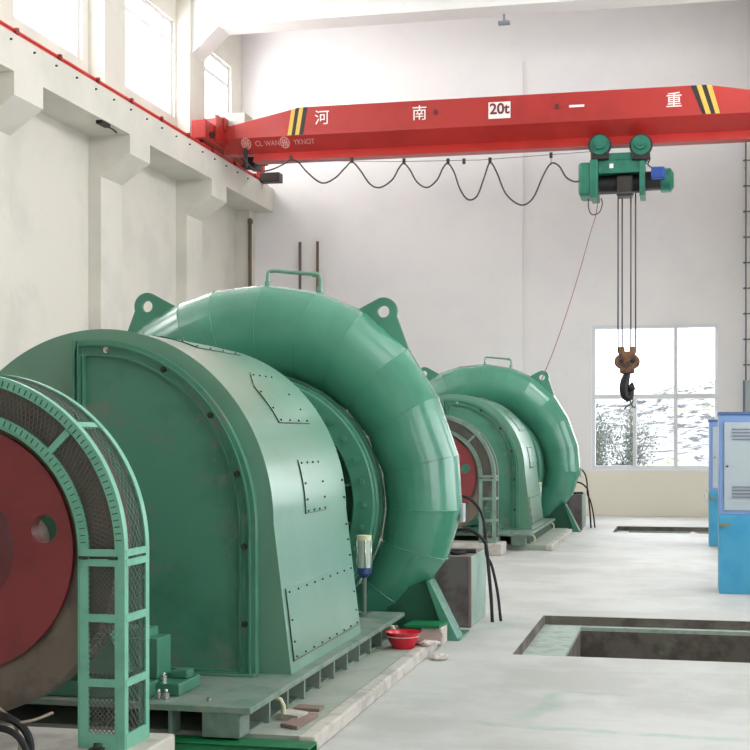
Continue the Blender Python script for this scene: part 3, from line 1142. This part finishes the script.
# ------------------------------------------------------------------ loose things around the near set
BWX, BWY = -1.87, 9.05
t = thing('bowl', 'red plastic bowl standing by the end of the base frame', 'bowl', (BWX, BWY, .068))
part('body', MB().lathe_z(BWX, BWY, [(0, .069), (.07, .069), (.075, .08), (.098, .12), (.114, .175), (.11, .175), (.094, .122), (.07, .085), (0, .083)], 40), M['bowl'], t)
part('rim', MB().lathe_z(BWX, BWY, [(.11, .173), (.125, .177), (.125, .182), (.11, .182), (.11, .173)], 40), M['bowl'], t)
part('band', MB().lathe_z(BWX, BWY, [(.108, .150), (.1095, .150), (.111, .155), (.1085, .155)], 40), M['rag'], t, 'white band')


def blob(cx, cy, cz, rx, ry, rz, seed, n=2):
    r = random.Random(seed)
    bm = bmesh.new()
    bmesh.ops.create_icosphere(bm, subdivisions=n, radius=1)
    for v in bm.verts:
        k = 1 + r.uniform(-.25, .25)
        v.co = Vector((cx + v.co.x * rx * k, cy + v.co.y * ry * k, cz + max(-.9, v.co.z) * rz * k))
    bm.verts.index_update()
    b = MB().add([v.co for v in bm.verts], [[v.index for v in f.verts] for f in bm.faces], True)
    bm.free()
    return b


solo('stone_slab', MB().plate([(-1.90, 9.14), (-1.74, 9.14), (-1.68, 9.5), (-1.72, 9.60), (-1.86, 9.60)], [], lambda a, c: (a, c, .08), lambda a, c: (a, c, .11)), M['brick'],
     'thin brown slab bridging the curb beside the red bowl', 'slab')
solo('crumpled_rag', blob(-1.70, 9.12, .097, .07, .05, .02, 3), M['rag'], 'white crumpled rag on the curb just in front of the red bowl', 'rag')
solo('crumpled_rag', blob(-1.62, 9.05, .022, .06, .06, .022, 5), M['rag'], 'small pinkish white rag on the floor beside the curb end', 'rag')
solo('concrete_block', MB().box(-1.86, -1.705, 9.62, 9.86, 0, .13, .01), M['pad'], 'small pale concrete block in front of the casing support foot', 'block')
solo('paint_lid', MB().plate_z([(-1.98, 9.60), (-1.72, 9.60), (-1.70, 9.86), (-1.96, 9.86)], [], .132, .15), M['channel'], 'bright green plate on the small concrete block', 'plate')
solo('broken_brick', MB().plate_z([(-2.02, 6.62), (-1.90, 6.58), (-1.88, 6.7), (-2.0, 6.76)], [], .07, .10), M['pad'], 'pale brick fragment at the front of the machine bed', 'brick')
solo('wood_offcut', MB().box(-2.0, -1.86, 6.85, 6.95, .068, .085), M['brick'], 'brown flat offcut lying on the machine bed', 'offcut')
solo('wood_offcut', MB().plate_z([(-1.95, 6.45), (-1.85, 6.40), (-1.83, 6.72), (-1.90, 6.74)], [], .07, .088), M['brick'], 'narrow brown offcut lying beside the curb end', 'offcut')
t = thing('steel_channel', 'bright green steel channel lying across the front of the nearest machine bed', 'channel', (-2.1, 6.14, 0))
part('web', MB().box(-2.45, -1.70, 6.07, 6.22, .05, .06), M['channel'], t)
part('flange', MB().box(-2.45, -1.70, 6.07, 6.08, .0, .055), M['channel'], t)
part('flange', MB().box(-2.45, -1.70, 6.21, 6.22, .0, .055), M['channel'], t)
solo('timber_batten', MB().box(-2.1, -1.85, 5.80, 5.86, 0, .022, .003), M['pad'], 'pale batten on the floor in front of the green channel', 'batten')
# twine and black coil under the flywheel
tw = MB()
tw.tube(bez([(-3.02, 5.30, .22), (-2.86, 5.28, .27), (-2.70, 5.3, .30), (-2.62, 5.34, .33)], 6), .006)
tw.tube(bez([(-2.78, 5.30, .29), (-2.76, 5.31, .2), (-2.77, 5.3, .10), (-2.78, 5.30, .002)], 6), .007)
tw.tube(bez([(-2.92, 5.3, .42), (-2.84, 5.3, .34), (-2.76, 5.31, .29)], 6), .005)
solo('twine', tw, M['twine'], 'pale twine hanging in a tangle under the nearest flywheel', 'twine')
coil = MB()
coil.tube([(-2.86 + .16 * math.cos(a), 5.29 + .01 * math.sin(3 * a), .17 + .15 * math.sin(a)) for a in [2 * PI * i / 40 for i in range(40)]], .018, 8, True)
coil.tube([(-2.83 + .13 * math.cos(a), 5.26, .15 + .12 * math.sin(a)) for a in [2 * PI * i / 40 for i in range(40)]], .015, 8, True)
solo('cable_coil', coil, M['black'], 'black cable coil standing below the nearest flywheel', 'cable')

# ------------------------------------------------------------------ overhead crane
GY = 22.85                              # front face of the girder
t = thing('overhead_crane', 'red overhead travelling crane girder spanning the hall below the roof', 'crane', (-3.3, 23.2, 6.5))
P = lambda x, y: on_y(x, y, GY)
xt0, zt0 = P(299, 107)
xt1, zt1 = P(706, 85)
ztop = (zt0 + zt1) / 2
zmid = P(560, 122)[1]
zlow = P(560, 136.5)[1]
zbot = P(560, 146)[1]
XE0, XE1 = -8.0, 1.75
zend = ztop - .30
GD = .62


def girder_solid():
    b = MB()
    st = [(XE0, zend), (xt0, ztop), (xt1, ztop), (XE1, zend + .05)]
    rings = []
    for x, zt in st:
        rings.append([(x, GY, zt), (x, GY, zmid), (x, GY + .2, zlow), (x, GY + GD - .2, zlow), (x, GY + GD, zmid), (x, GY + GD, zt)])
    n_ = 6
    vs = [v for r in rings for v in r]
    fs = []
    for i in range(3):
        for j in range(n_):
            fs.append((i * n_ + j, i * n_ + (j + 1) % n_, (i + 1) * n_ + (j + 1) % n_, (i + 1) * n_ + j))
    fs += [tuple(range(n_)), tuple(range(3 * n_, 4 * n_))]
    return b.add(vs, fs)


gird = part('girder', girder_solid(), M['girder'], t)
part('track_beam', MB().plate_x([(GY + .2, zlow), (GY + .12, zbot), (GY + .40, zbot), (GY + .36, zlow)], [], -7.45, 1.5), M['girder'], t)
part('end_truck', MB().box(-8.24, -7.98, 22.0, 24.75, 6.60, 6.92, .015).box(-8.3, -7.9, 22.75, 23.7, 6.9, 7.12, .01), M['girder'], t)
part('end_truck', MB().box(1.66, 1.92, 21.75, 24.75, 6.60, 6.94, .015), M['girder'], t)
for xx in (-8.17, 1.79):
    for yy in (22.25, 24.5):
        part('wheel', MB().cyl((xx - .05, yy, 6.70), (xx + .05, yy, 6.70), .12, 24).cyl((xx + .05, yy, 6.70), (xx + .24, yy, 6.70), .06, 16), M['hook'], t)
part('truck_plate', MB().box(-7.98, -7.93, 22.45, 24.2, 6.64, 7.10, .01).cyl((-7.93, 22.9, 6.95), (-7.86, 22.9, 6.95), .05, 10).cyl((-7.93, 23.3, 6.85), (-7.86, 23.3, 6.85), .07, 10), M['girder'], t)
part('drive_motor', MB().cyl((-7.9, 24.35, 6.68), (-7.62, 24.35, 6.68), .12, 16).box(-7.95, -7.78, 24.1, 24.55, 6.5, 6.75, .01), M['hook'], t)
part('drop_bracket', MB().box(-7.62, -7.56, GY + .1, GY + .16, 6.25, 6.6).box(-7.6, -7.4, GY + .1, GY + .15, 6.22, 6.26), M['stripeblack'], t)
zz = P(222, 118)[1]
part('control_box', MB().box(*[P(216, 0)[0], P(243, 0)[0]], GY + .1, GY + .55, P(225, 127)[1], P(225, 112)[1], .01), M['pvcbox'], t, 'cream box on the girder end')
part('control_box_base', MB().box(P(216, 0)[0] - .03, P(246, 0)[0], GY + .05, GY + .6, P(225, 130)[1], P(225, 126)[1]), M['stripeblack'], t)

# stripes near both ends
for tops, bots, cols in (((291.5, 295.5, 299.5, 303.5, 307.5), (287.5, 291.5, 295, 299, 303), 'ybyb'), ((690.5, 696.5, 701.5, 706.5, 712), (702.5, 706, 711, 715.5, 720), 'byby')):
    for k in range(4):
        zf = lambda x: min(ztop, ztop - (xt0 - x) * (ztop - zend) / (xt0 - XE0)) if x < xt0 else (ztop if x < xt1 else ztop - (x - xt1) * (ztop - zend - .05) / (XE1 - xt1))
        xa_, xb_ = P(tops[k], 95)[0], P(tops[k + 1], 95)[0]
        q = [(xa_, zf(xa_) - .002), (xb_, zf(xb_) - .002), (P(bots[k + 1], 95)[0], zmid + .01), (P(bots[k], 95)[0], zmid + .01)]
        yl = cols[k] == 'y'
        part('stripe', MB().plate_y(q, [], GY - .006, GY + .001), M['yellow'] if yl else M['stripeblack'], gird, 'yellow stripe' if yl else 'black stripe')
for ch, px, py in (('河', 322, 118.5), ('南', 419.5, 114), ('重', 674, 101)):
    x, z = P(px, py)
    lettering('character', ch, .27, x, GY - .005, z, M['white'], gird, .003)
x, z = P(499.5, 110.5)
pl = part('capacity_plate', MB().box(P(488.5, 0)[0], P(510.5, 0)[0], GY - .012, GY, P(499.5, 118.5)[1], P(499.5, 102)[1]), M['white'], gird, 'white plate reading 20t')
lettering('numerals', '20t', .25, x, GY - .015, z + .02, M['darklet'], pl, .002, bold=.006)
for px, py in ((435.5, 112), (557, 106.5)):
    x, z = P(px, py)
    part('bolt_head', MB().cyl((x, GY + .0, z), (x, GY - .03, z), .04, 12), M['darkred'], gird)
x, z = P(577, 106)
part('dash_mark', MB().box(x - .13, x + .12, GY - .005, GY, z - .018, z + .02), M['white'], gird)


def slant(x, z):
    """a point on the inward sloping lower web"""
    k = (zmid - z) / (zmid - zlow)
    return (x, GY + .2 * k - .004, z)


for px, py in ((245, 143), (283.5, 141.5)):
    x, z = P(px, py)
    b = MB()
    b.plate(circ(x, z, .088, 28), [circ(x, z, .07, 28)], slant, lambda a, c: (slant(a, c)[0], slant(a, c)[1] + .003, c))
    for dx in (-.035, 0, .035):
        b.plate([(x + dx - .011, z - .055), (x + dx + .011, z - .055), (x + dx + .011, z + .055), (x + dx - .011, z + .055)], [], slant, lambda a, c: (slant(a, c)[0], slant(a, c)[1] + .003, c))
    b.plate([(x - .06, z - .01), (x + .06, z - .01), (x + .06, z + .01), (x - .06, z + .01)], [], slant, lambda a, c: (slant(a, c)[0], slant(a, c)[1] + .003, c))
    part('emblem', b, M['faint'], gird, 'small round white emblem')
for txt, px, py, sz in (('CL', 257.5, 143, .11), ('WAN', 271, 142.5, .11), ('YKNOT', 303, 141, .11)):
    x, z = P(px, py)
    lt = lettering('small_lettering', txt, sz, x, slant(x, z)[1] - .006, z, M['faint'], gird, .002)
    zc_l = z - origin_of(gird).z
    for v in lt.data.vertices:
        v.co.y -= (v.co.z - zc_l) * .2 / (zmid - zlow)

# festoon wire and cable
FYc = GY - .18
C3 = lambda x, y: (lambda p: (p[0], FYc, p[1]))(on_y(x, y, FYc))
t = thing('festoon_cable', 'grey festoon cable hanging in loops below the red crane girder', 'cable', C3(404, 175))
part('guide_wire', MB().tube([C3(262, 160.5), C3(404, 161.5), C3(480, 160), C3(600, 151)], .005, 6), M['rope'], t)
lo = [(243, 157), (250, 166), (259, 171), (270, 170), (282, 165), (291, 160), (298, 162), (308, 173), (322, 183), (335, 178), (345, 168), (352, 162), (360, 170), (370, 184), (380, 187.5), (392, 180), (399, 168), (404, 163.5),
      (410, 170), (417, 182), (427, 187.5), (437, 180), (443, 168), (448, 163.5), (454, 172), (460, 189), (468, 199.5), (477, 196), (484, 178), (490, 162.5), (497, 173), (506, 194), (521, 205), (533, 198), (543, 176), (551, 163.5), (559, 166), (566, 177), (574, 181.5), (580, 181)]
part('cable', MB().tube(bez([C3(*p) for p in lo], 5), .014, 8), M['cable'], t)
for px, py in ((291, 158), (352, 160), (404, 161), (448, 161), (490, 160), (551, 155), (464, 161)):
    x, _, z = C3(px, py)
    part('cable_clip', MB().box(x - .025, x + .025, FYc - .02, FYc + .02, z - .05, z + .04), M['stripeblack'], t)
    if px == 551:
        part('clip_link', MB().cyl((x, FYc, z - .17), (x, FYc, z), .006, 6), M['rope'], t)

# hoist
HY = GY + .05
H = lambda x, y: on_y(x, y, HY)
t = thing('hoist', 'teal electric hoist trolley hanging under the red crane girder', 'hoist', (H(620, 0)[0], HY + .25, H(620, 180)[1]))
HC = HY + .26                       # hoist centre line


def hbox(x0, x1, y0, y1, dy0, dy1, bev=.01):
    a, zt = H(x0, y0)
    bx, zb = H(x1, y1)
    return MB().box(a, bx, HY + dy0, HY + dy1, H((x0 + x1) / 2, y1)[1], H((x0 + x1) / 2, y0)[1], bev)


gx0, gz0 = H(578.5, 162.5)
gx1, gz1 = H(597.5, 197)
gb = part('gearbox', hbox(578.5, 596, 162.5, 196, -.05, .55, .05), M['hoistgreen'], t)
part('gearbox_flange', hbox(590, 598, 160, 198, -.08, .58, .02), M['hoistgreen'], t)
part('frame', hbox(598, 644, 160, 173, -.02, .54, .01), M['hoistgreen'], t)
fr2 = MB()
fx0 = H(594, 0)[0]
fx1 = H(648, 0)[0]
za, zb = H(620, 162)[1], H(620, 154)[1]
fr2.plate_y([(fx0, za), (fx1, za), (fx1 - .08, zb), (fx0 + .1, zb)], [], HY + .02, HY + .08)
part('suspension_plate', fr2, M['hoistgreen'], t)
part('drum', MB().cyl((H(598, 0)[0], HC, H(620, 181)[1]), (H(642, 0)[0], HC, H(620, 181)[1]), .155, 32), M['hook'], t, 'dark rope drum')
part('rope_guide', MB().cyl((H(616, 0)[0], HC, H(620, 181)[1]), (H(633, 0)[0], HC, H(620, 181)[1]), .20, 32).box(H(617, 0)[0], H(632, 0)[0], HY - .02, HY + .3, H(620, 196)[1], H(620, 176)[1], .02), M['stripeblack'], t)
part('end_plate', hbox(639.5, 645, 161, 195.5, -.06, .56, .01), M['hoistgreen'], t)
mx0, mx1 = H(645, 0)[0], H(663, 0)[0]
mz = H(655, 178)[1]
part('motor_body', MB().cyl((mx0, HC, mz), (mx1, HC, mz), .16, 24), M['stripeblack'], t)
mo = part('motor_end', MB().cyl((mx1 - .04, HC, mz), (mx1 + .12, HC, mz), .20, 24).cyl((mx1 + .12, HC, mz), (mx1 + .17, HC, mz), .20, 24, r2=.12), M['hoistgreen'], t)
part('terminal_box', MB().box(H(651, 0)[0], H(665, 0)[0], HY - .06, HY + .18, mz - .02, mz + .18, .03), M['blue'], t, 'blue terminal box')
part('label_plate', MB().box(H(609.5, 0)[0], H(613.5, 0)[0], HY - .026, HY - .018, H(620, 168)[1], H(620, 163.5)[1]), M['white'], t)
part('tie_rod', MB().cyl((H(597, 0)[0], HY - .02, H(620, 193.5)[1]), (H(641, 0)[0], HY - .02, H(620, 193)[1]), .012, 8), M['rope'], t)
for px in (600, 641):
    x, z = H(px, 146)
    part('trolley_wheel', MB().cyl((x, HY - .10, z), (x, HY + .04, z), .16, 24).cyl((x, HY - .17, z + .02), (x, HY - .10, z + .02), .10, 20).cyl((x, HY - .19, z + .02), (x, HY - .17, z + .02), .05, 12), M['hoistgreen'], t)
    part('wheel_bracket', MB().cyl((x, HY - .07, z), (x, HY - .02, z), .19, 24).box(x - .15, x + .15, HY - .08, HY - .01, z - .24, z - .03, .02), M['stripeblack'], t)
    xx, z2 = H(px, 154)
part('trolley_cross_beam', hbox(594, 646, 152.5, 160, .0, .5, .01), M['hoistgreen'], t)
part('pendant_loop', MB().tube(bez([(H(588, 0)[0], HC - .2, H(620, 197)[1]), (H(588.5, 0)[0], HC - .2, H(620, 207)[1]), (H(592, 0)[0], HC - .2, H(620, 213)[1]), (H(599, 0)[0], HC - .2, H(620, 211)[1]), (H(602, 0)[0], HC - .2, H(620, 203)[1]), (H(601, 0)[0], HC - .2, H(620, 197)[1])], 6), .01), M['cable'], t)
part('motor_lead', MB().tube(bez([(H(648, 0)[0], HY + .05, H(620, 155)[1]), (H(650, 0)[0], HY, H(620, 160)[1]), (H(648, 0)[0], HY, H(620, 166)[1]), (H(654, 0)[0], HY, H(620, 170)[1])], 6), .012), M['cable'], t)
# long thin pendant cord down to the second turbine
cord = MB()
xa, za = H(598, 197)
yend = 21.9
xe, ze = on_y(541, 381, yend)
cp = [(xa, HC - .2, za)]
for px, py, yy in ((596, 214, 23.0), (590, 234, 22.85), (580, 270, 22.6), (566, 315, 22.3), (553, 352, 22.05)):
    q = on_y(px, py, yy)
    cp.append((q[0], yy, q[1]))
cp.append((xe, yend, ze))
solo('pendant_cord', cord.tube(bez(cp, 6), .008, 6), mat('faded_pink_cord', (150, 96, 104), .6), 'thin pink cord slanting from the hoist down to the distant spiral casing', 'cord')

# hook block and ropes
t = thing('hook_block', 'rusty yellow crane hook block hanging on four ropes before the window', 'hook', (H(626, 0)[0], HC, H(620, 410)[1]))
for px in (617.3, 621.5, 630.2, 635):
    q = H(px, 0)[0]
    part('wire_rope', MB().cyl((q, HC, H(620, 352)[1]), (q, HC, H(620, 182)[1]), .012, 8), M['rope'], t)
zc_ = H(620, 361)[1]
xc_ = H(626.5, 0)[0]
for dx in (-.09, .09):
    part('sheave_housing', MB().cyl((xc_ + dx, HC - .09, zc_), (xc_ + dx, HC + .09, zc_), .12, 28).box(xc_ + dx - .05, xc_ + dx + .05, HC - .07, HC + .07, zc_ + .05, zc_ + .25, .02), M['rust'], t)
    part('sheave_pin', MB().cyl((xc_ + dx, HC - .12, zc_), (xc_ + dx, HC - .08, zc_), .04, 12), M['hook'], t)
part('cross_head', MB().box(xc_ - .12, xc_ + .12, HC - .1, HC + .1, zc_ - .2, zc_ + .08, .03).box(xc_ - .1, xc_ + .1, HC - .08, HC + .08, zc_ + .06, zc_ + .17, .03), M['rust'], t)
hp = [H(626.5, 367), H(626.2, 374), H(624.4, 380), H(623.4, 388), H(624.8, 394.5), H(628, 397), H(630.8, 392), H(631, 386), H(631.8, 382)]
hpts = bez([(x, HC, z) for x, z in hp], 6)
nh = len(hpts)
rads = []
for i in range(nh):
    u = i / (nh - 1)
    rads.append(.04 + .042 * math.sin(PI * min(1, u * 1.25)) if u < .8 else .07 * (1 - u) / .2 * .7 + .02)
part('hook', MB().tube(hpts, rads, 12), M['hook'], t, 'black forged hook')
sl = MB()
sl.tube(bez([(H(x, y)[0], HC, H(x, y)[1]) for x, y in ((625, 396), (627, 401), (631, 395), (632, 402), (626, 406), (623.5, 409))], 6), .010)
sl.tube(bez([(H(x, y)[0], HC + .02, H(x, y)[1]) for x, y in ((629, 396), (630, 402), (633, 407), (635, 406))], 6), .009)
solo('sling_wire', sl, M['hook'], 'short black wire sling looped on the crane hook', 'sling')

# ------------------------------------------------------------------ ladders, pipes and fittings on the walls
t = thing('wall_ladder', 'thin grey ladder fixed to the back wall by the right edge of the photo', 'ladder', (1.3, YB - .12, 2.55))
YLd = YB - .12
for x in (1.085, 1.50):
    part('rail', MB().cyl((x, YLd, 2.55), (x, YLd, 7.3), .014, 8), M['slot'], t)
part('bracket', MB().box(1.07, 1.1, YLd, YB, 2.9, 2.93).box(1.07, 1.1, YLd, YB, 6.5, 6.53), M['slot'], t)
first = part('rung', MB().cyl((1.03, YLd, 2.84), (1.50, YLd, 2.84), .013, 8).box(1.055, 1.10, YLd - .02, YLd + .02, 2.82, 2.86), M['rung'], t)
repeat(first, [(0, 0, .475 * k) for k in range(1, 10)])
t = thing('junction_box', 'light grey wall box at the foot of the thin wall ladder', 'box', (1.3, YB - .1, 1.9))
part('case', MB().box(1.06, 1.6, YB - .16, YB, 1.93, 2.55, .01), M['cabgrey'], t)
part('edge_trim', MB().box(1.03, 1.06, YB - .18, YB - .15, 1.93, 2.55), M['slot'], t)
t = thing('steel_ladder', 'narrow brownish ladder standing against the back wall behind the large casing', 'ladder', (-7.3, YB - .1, 3.0))
lx0, lz = on_y(300, 242, YB - .1)
lx1, _ = on_y(317.5, 242, YB - .1)
for x in (lx0, lx1):
    part('rail', MB().box(x - .025, x + .025, YB - .12, YB - .08, 0, lz, .004), M['rustpipe'], t)
first = part('rung', MB().cyl((lx0, YB - .1, .35), (lx1, YB - .1, .35), .014, 8), M['rustpipe'], t)
repeat(first, [(0, 0, .4 * k) for k in range(1, 12)])
px, pz = on_y(238.5, 222, 26.0)
solo('drain_pipe', MB().cyl((-8.46, 25.9, 0), (-8.46, 25.9, 5.85), .035, 10).box(-8.50, -8.42, 25.86, 25.96, 5.75, 5.83).box(-8.50, -8.42, 25.86, 25.96, 3.8, 3.88), M['rustpipe'],
     'thin stained brown pipe running up the far left corner', 'pipe')
x, z = on_y(504, 21, 22.7)
t = thing('camera_fitting', 'small grey fitting under the roof beam at the top of the photo', 'fitting', (x, 22.72, z))
part('bracket', MB().cyl((x, 22.72, z - .02), (x, 22.72, z + .12), .02, 8), M['slot'], t)
part('head', MB().box(x - .10, x + .10, 22.66, 22.77, z - .06, z + .0, .015), M['slot'], t)
# little stains and hooks on the left wall columns
solo('wall_hook', MB().tube([(-8.16, 18.30, 5.99), (-8.12, 18.45, 5.97), (-8.10, 18.55, 5.94)], .012, 6).box(-8.22, -8.13, 18.1, 18.4, 5.98, 6.03), M['hook'], 'small dark iron hook under the bottom edge of the white runway beam', 'hook')

# ------------------------------------------------------------------ switch cabinets


def cabinet(x0, y0, w, d, h, label, bar_lab=None):
    t = thing('switch_cabinet', label, 'cabinet', (x0 + w / 2, y0 + d / 2, 0))
    zs = .76
    part('lower_body', MB().box(x0, x0 + w, y0, y0 + d, .0, zs, .008), M['cabblue'], t, 'sky blue lower half')
    fr = part('upper_body', MB().box(x0, x0 + w, y0, y0 + d, zs, h - .03, .006), M['cabslate'], t, 'slate blue upper half')
    part('top_plate', MB().box(x0 - .012, x0 + w + .01, y0 - .012, y0 + d + .01, h - .03, h, .006), M['cabtop'], t)
    door = part('door', MB().box(x0 + .045, x0 + w - .045, y0 - .012, y0 + .004, zs + .04, h - .10, .004), M['cabgrey'], t, 'pale grey door')
    for zb in (h - .27, zs + .16):
        for k in range(4):
            part('louvre', MB().box(x0 + .12, x0 + w - .14, y0 - .022, y0 - .01, zb + k * .032, zb + k * .032 + .014), M['slot'], door)
    part('door_knob', MB().cyl((x0 + .075, y0 - .03, h - .52), (x0 + .075, y0 - .012, h - .52), .01, 10), M['bolt'], door)
    part('turn_handle', MB().cyl((x0 + .03, y0, .66), (x0 + .03, y0 - .05, .66), .018, 12).bar((x0 + .02, y0 - .05, .66), (x0 + .10, y0 - .05, .67), .02, .02), M['brass'], t, 'brass handle')
    return t


cabinet(.31, 13.45, .8, .6, 1.74, 'nearest blue cabinet with a pale grey louvred door at right')
cabinet(.31, 19.25, .8, .6, 1.74, 'further blue cabinet half hidden behind the nearest cabinet')
lp = MB().tube(bez([(.31, 16.2, 1.30), (.28, 16.2, 1.22), (.30, 16.0, 1.05)], 8), .008)
# cable loops on the side of the far cabinet
solo('cabinet_cable', MB().tube(bez([(.300, 19.3, .80), (.27, 19.28, .76), (.25, 19.27, .70), (.26, 19.27, .64), (.300, 19.3, .60)], 8), .010), M['rag'],
     'pale cable looping along the side of the further cabinet', 'cable')
solo('plastic_sheet', MB().plate([(-.05, 21.9), (.4, 21.95), (.55, 22.3), (.1, 22.6), (-.15, 22.2)], [], lambda a, c: (a, c, -.10 + .08 * math.sin(a * 9)), lambda a, c: (a, c, -.085 + .08 * math.sin(a * 9))), M['rag'],
     'white sheet draped over the edge of the distant floor pit', 'sheet')

# ------------------------------------------------------------------ outside the back window
b = MB()
N = 46
vs = []
rr = random.Random(4)
for j in range(N):
    for i in range(N):
        x = -26 + 52 * i / (N - 1)
        y = 31 + 50 * j / (N - 1)
        u = j / (N - 1)
        hgt = -.3 + 3.7 * (u ** 1.3) * (1 + .35 * math.exp(-((x - 1.5) / 3.5) ** 2)) + rr.uniform(-.25, .25) * (.2 + u)
        vs.append((x, y, hgt))
b.add(vs, [(j * N + i, j * N + i + 1, (j + 1) * N + i + 1, (j + 1) * N + i) for j in range(N - 1) for i in range(N - 1)])
h = struct('trim_%d' % t_i, b, M['hill'], 'pale snowy hillside seen through the window')
t_i += 1
struct('trim_%d' % t_i, MB().box(-26, 26, YB + .3, 33, -.5, -.05), M['soil'], 'pale yard outside the window')
for k, (x, y, s_) in enumerate(((-1.2, 29.2, .36), (-.9, 31.0, .36), (-.1, 32.6, .3), (.7, 31.5, .26))):
    solo('boulder', blob(x, y, .15, s_ * 1.3, s_, s_ * .55, 20 + k), M['rock'],
         ['largest pale boulder at the lower left of the back window', 'pale boulder beside the largest one outside the window', 'small pale boulder behind the window mullion', 'small pale boulder at the lower right of the window'][k], 'boulder')


def shrub(x, y, h, w, seed, label):
    r = random.Random(seed)
    t = thing('shrub', label, 'shrub', (x, y, -.1))
    st = MB()
    lf = MB()
    for k in range(16):
        a = r.uniform(0, 2 * PI)
        top = Vector((x + w * .5 * math.cos(a) * r.random(), y + w * .5 * math.sin(a) * r.random(), h * r.uniform(.6, 1)))
        st.tube([(x, y, -.1), (x + (top.x - x) * .4, y + (top.y - y) * .4, h * .4), top], [.016, .011, .004], 5)
        for q in range(120):
            u = r.uniform(.25, 1)
            c = Vector((x, y, 0)).lerp(top, u) + Vector((r.gauss(0, .10), r.gauss(0, .10), r.gauss(0, .10)))
            s2 = r.uniform(.02, .055)
            d = Vector((r.uniform(-1, 1), r.uniform(-1, 1), r.uniform(-1, 1))).normalized()
            e = d.orthogonal().normalized()
            lf.add([c - d * s2, c + e * s2 * .5, c + d * s2, c - e * s2 * .5], [(0, 1, 2, 3)])
    part('stems', st, M['bush'], t)
    part('foliage', lf, M['bush'], t)


shrub(-1.95, 30.5, 2.5, .9, 1, 'tall grey-green shrub at the left edge of the back window')
shrub(-1.3, 33.5, 2.5, 1.3, 2, 'wider grey-green shrub right of the tall shrub outside the window')

# ------------------------------------------------------------------ light
w = bpy.data.worlds.new('overcast_sky')
S.world = w
w.use_nodes = True
bg = w.node_tree.nodes['Background']
bg.inputs[0].default_value = (.93, .96, 1, 1)
bg.inputs[1].default_value = 3.4


def area(name, loc, rot, sx, sy, power, col=(1, 1, 1)):
    l = bpy.data.lights.new(name, 'AREA')
    l.shape = 'RECTANGLE'
    l.size, l.size_y = sx, sy
    l.energy = power
    l.color = col
    o = bpy.data.objects.new(name, l)
    o.location = loc
    o.rotation_euler = rot
    COL.objects.link(o)
    return o


# daylight lamps at the seen windows and at the openings added for light
for a, c in LW:
    area('window_and_fill_light', (XL - .25, (a + c) / 2, 7.97), (0, -PI / 2, 0), 1.6, c - a, 145, (1, .98, .96))
for a, c in RW_ADDED:
    pw = 55 if a < 4 else (130 if a < 14 else 95)  # weakest pair is the added fill near the camera
    area('window_and_fill_light', (XR + .25, (a + c) / 2, 7.97), (0, PI / 2, 0), 1.6, c - a, pw * 1.7, (.97, .98, 1))
    area('window_and_fill_light', (XR + .25, (a + c) / 2, 2.3), (0, PI / 2, 0), 2.5, c - a, pw * .45, (.97, .98, 1))
area('window_and_fill_light', (-.58, YB + .25, 2.25), (-PI / 2, 0, 0), 2.2, 2.6, 60, (.96, .98, 1))

vs_ = S.view_settings
vs_.view_transform = 'Standard'
vs_.look = 'None'
vs_.gamma = 1
vs_.use_curve_mapping = False
vs_.exposure = 0.08
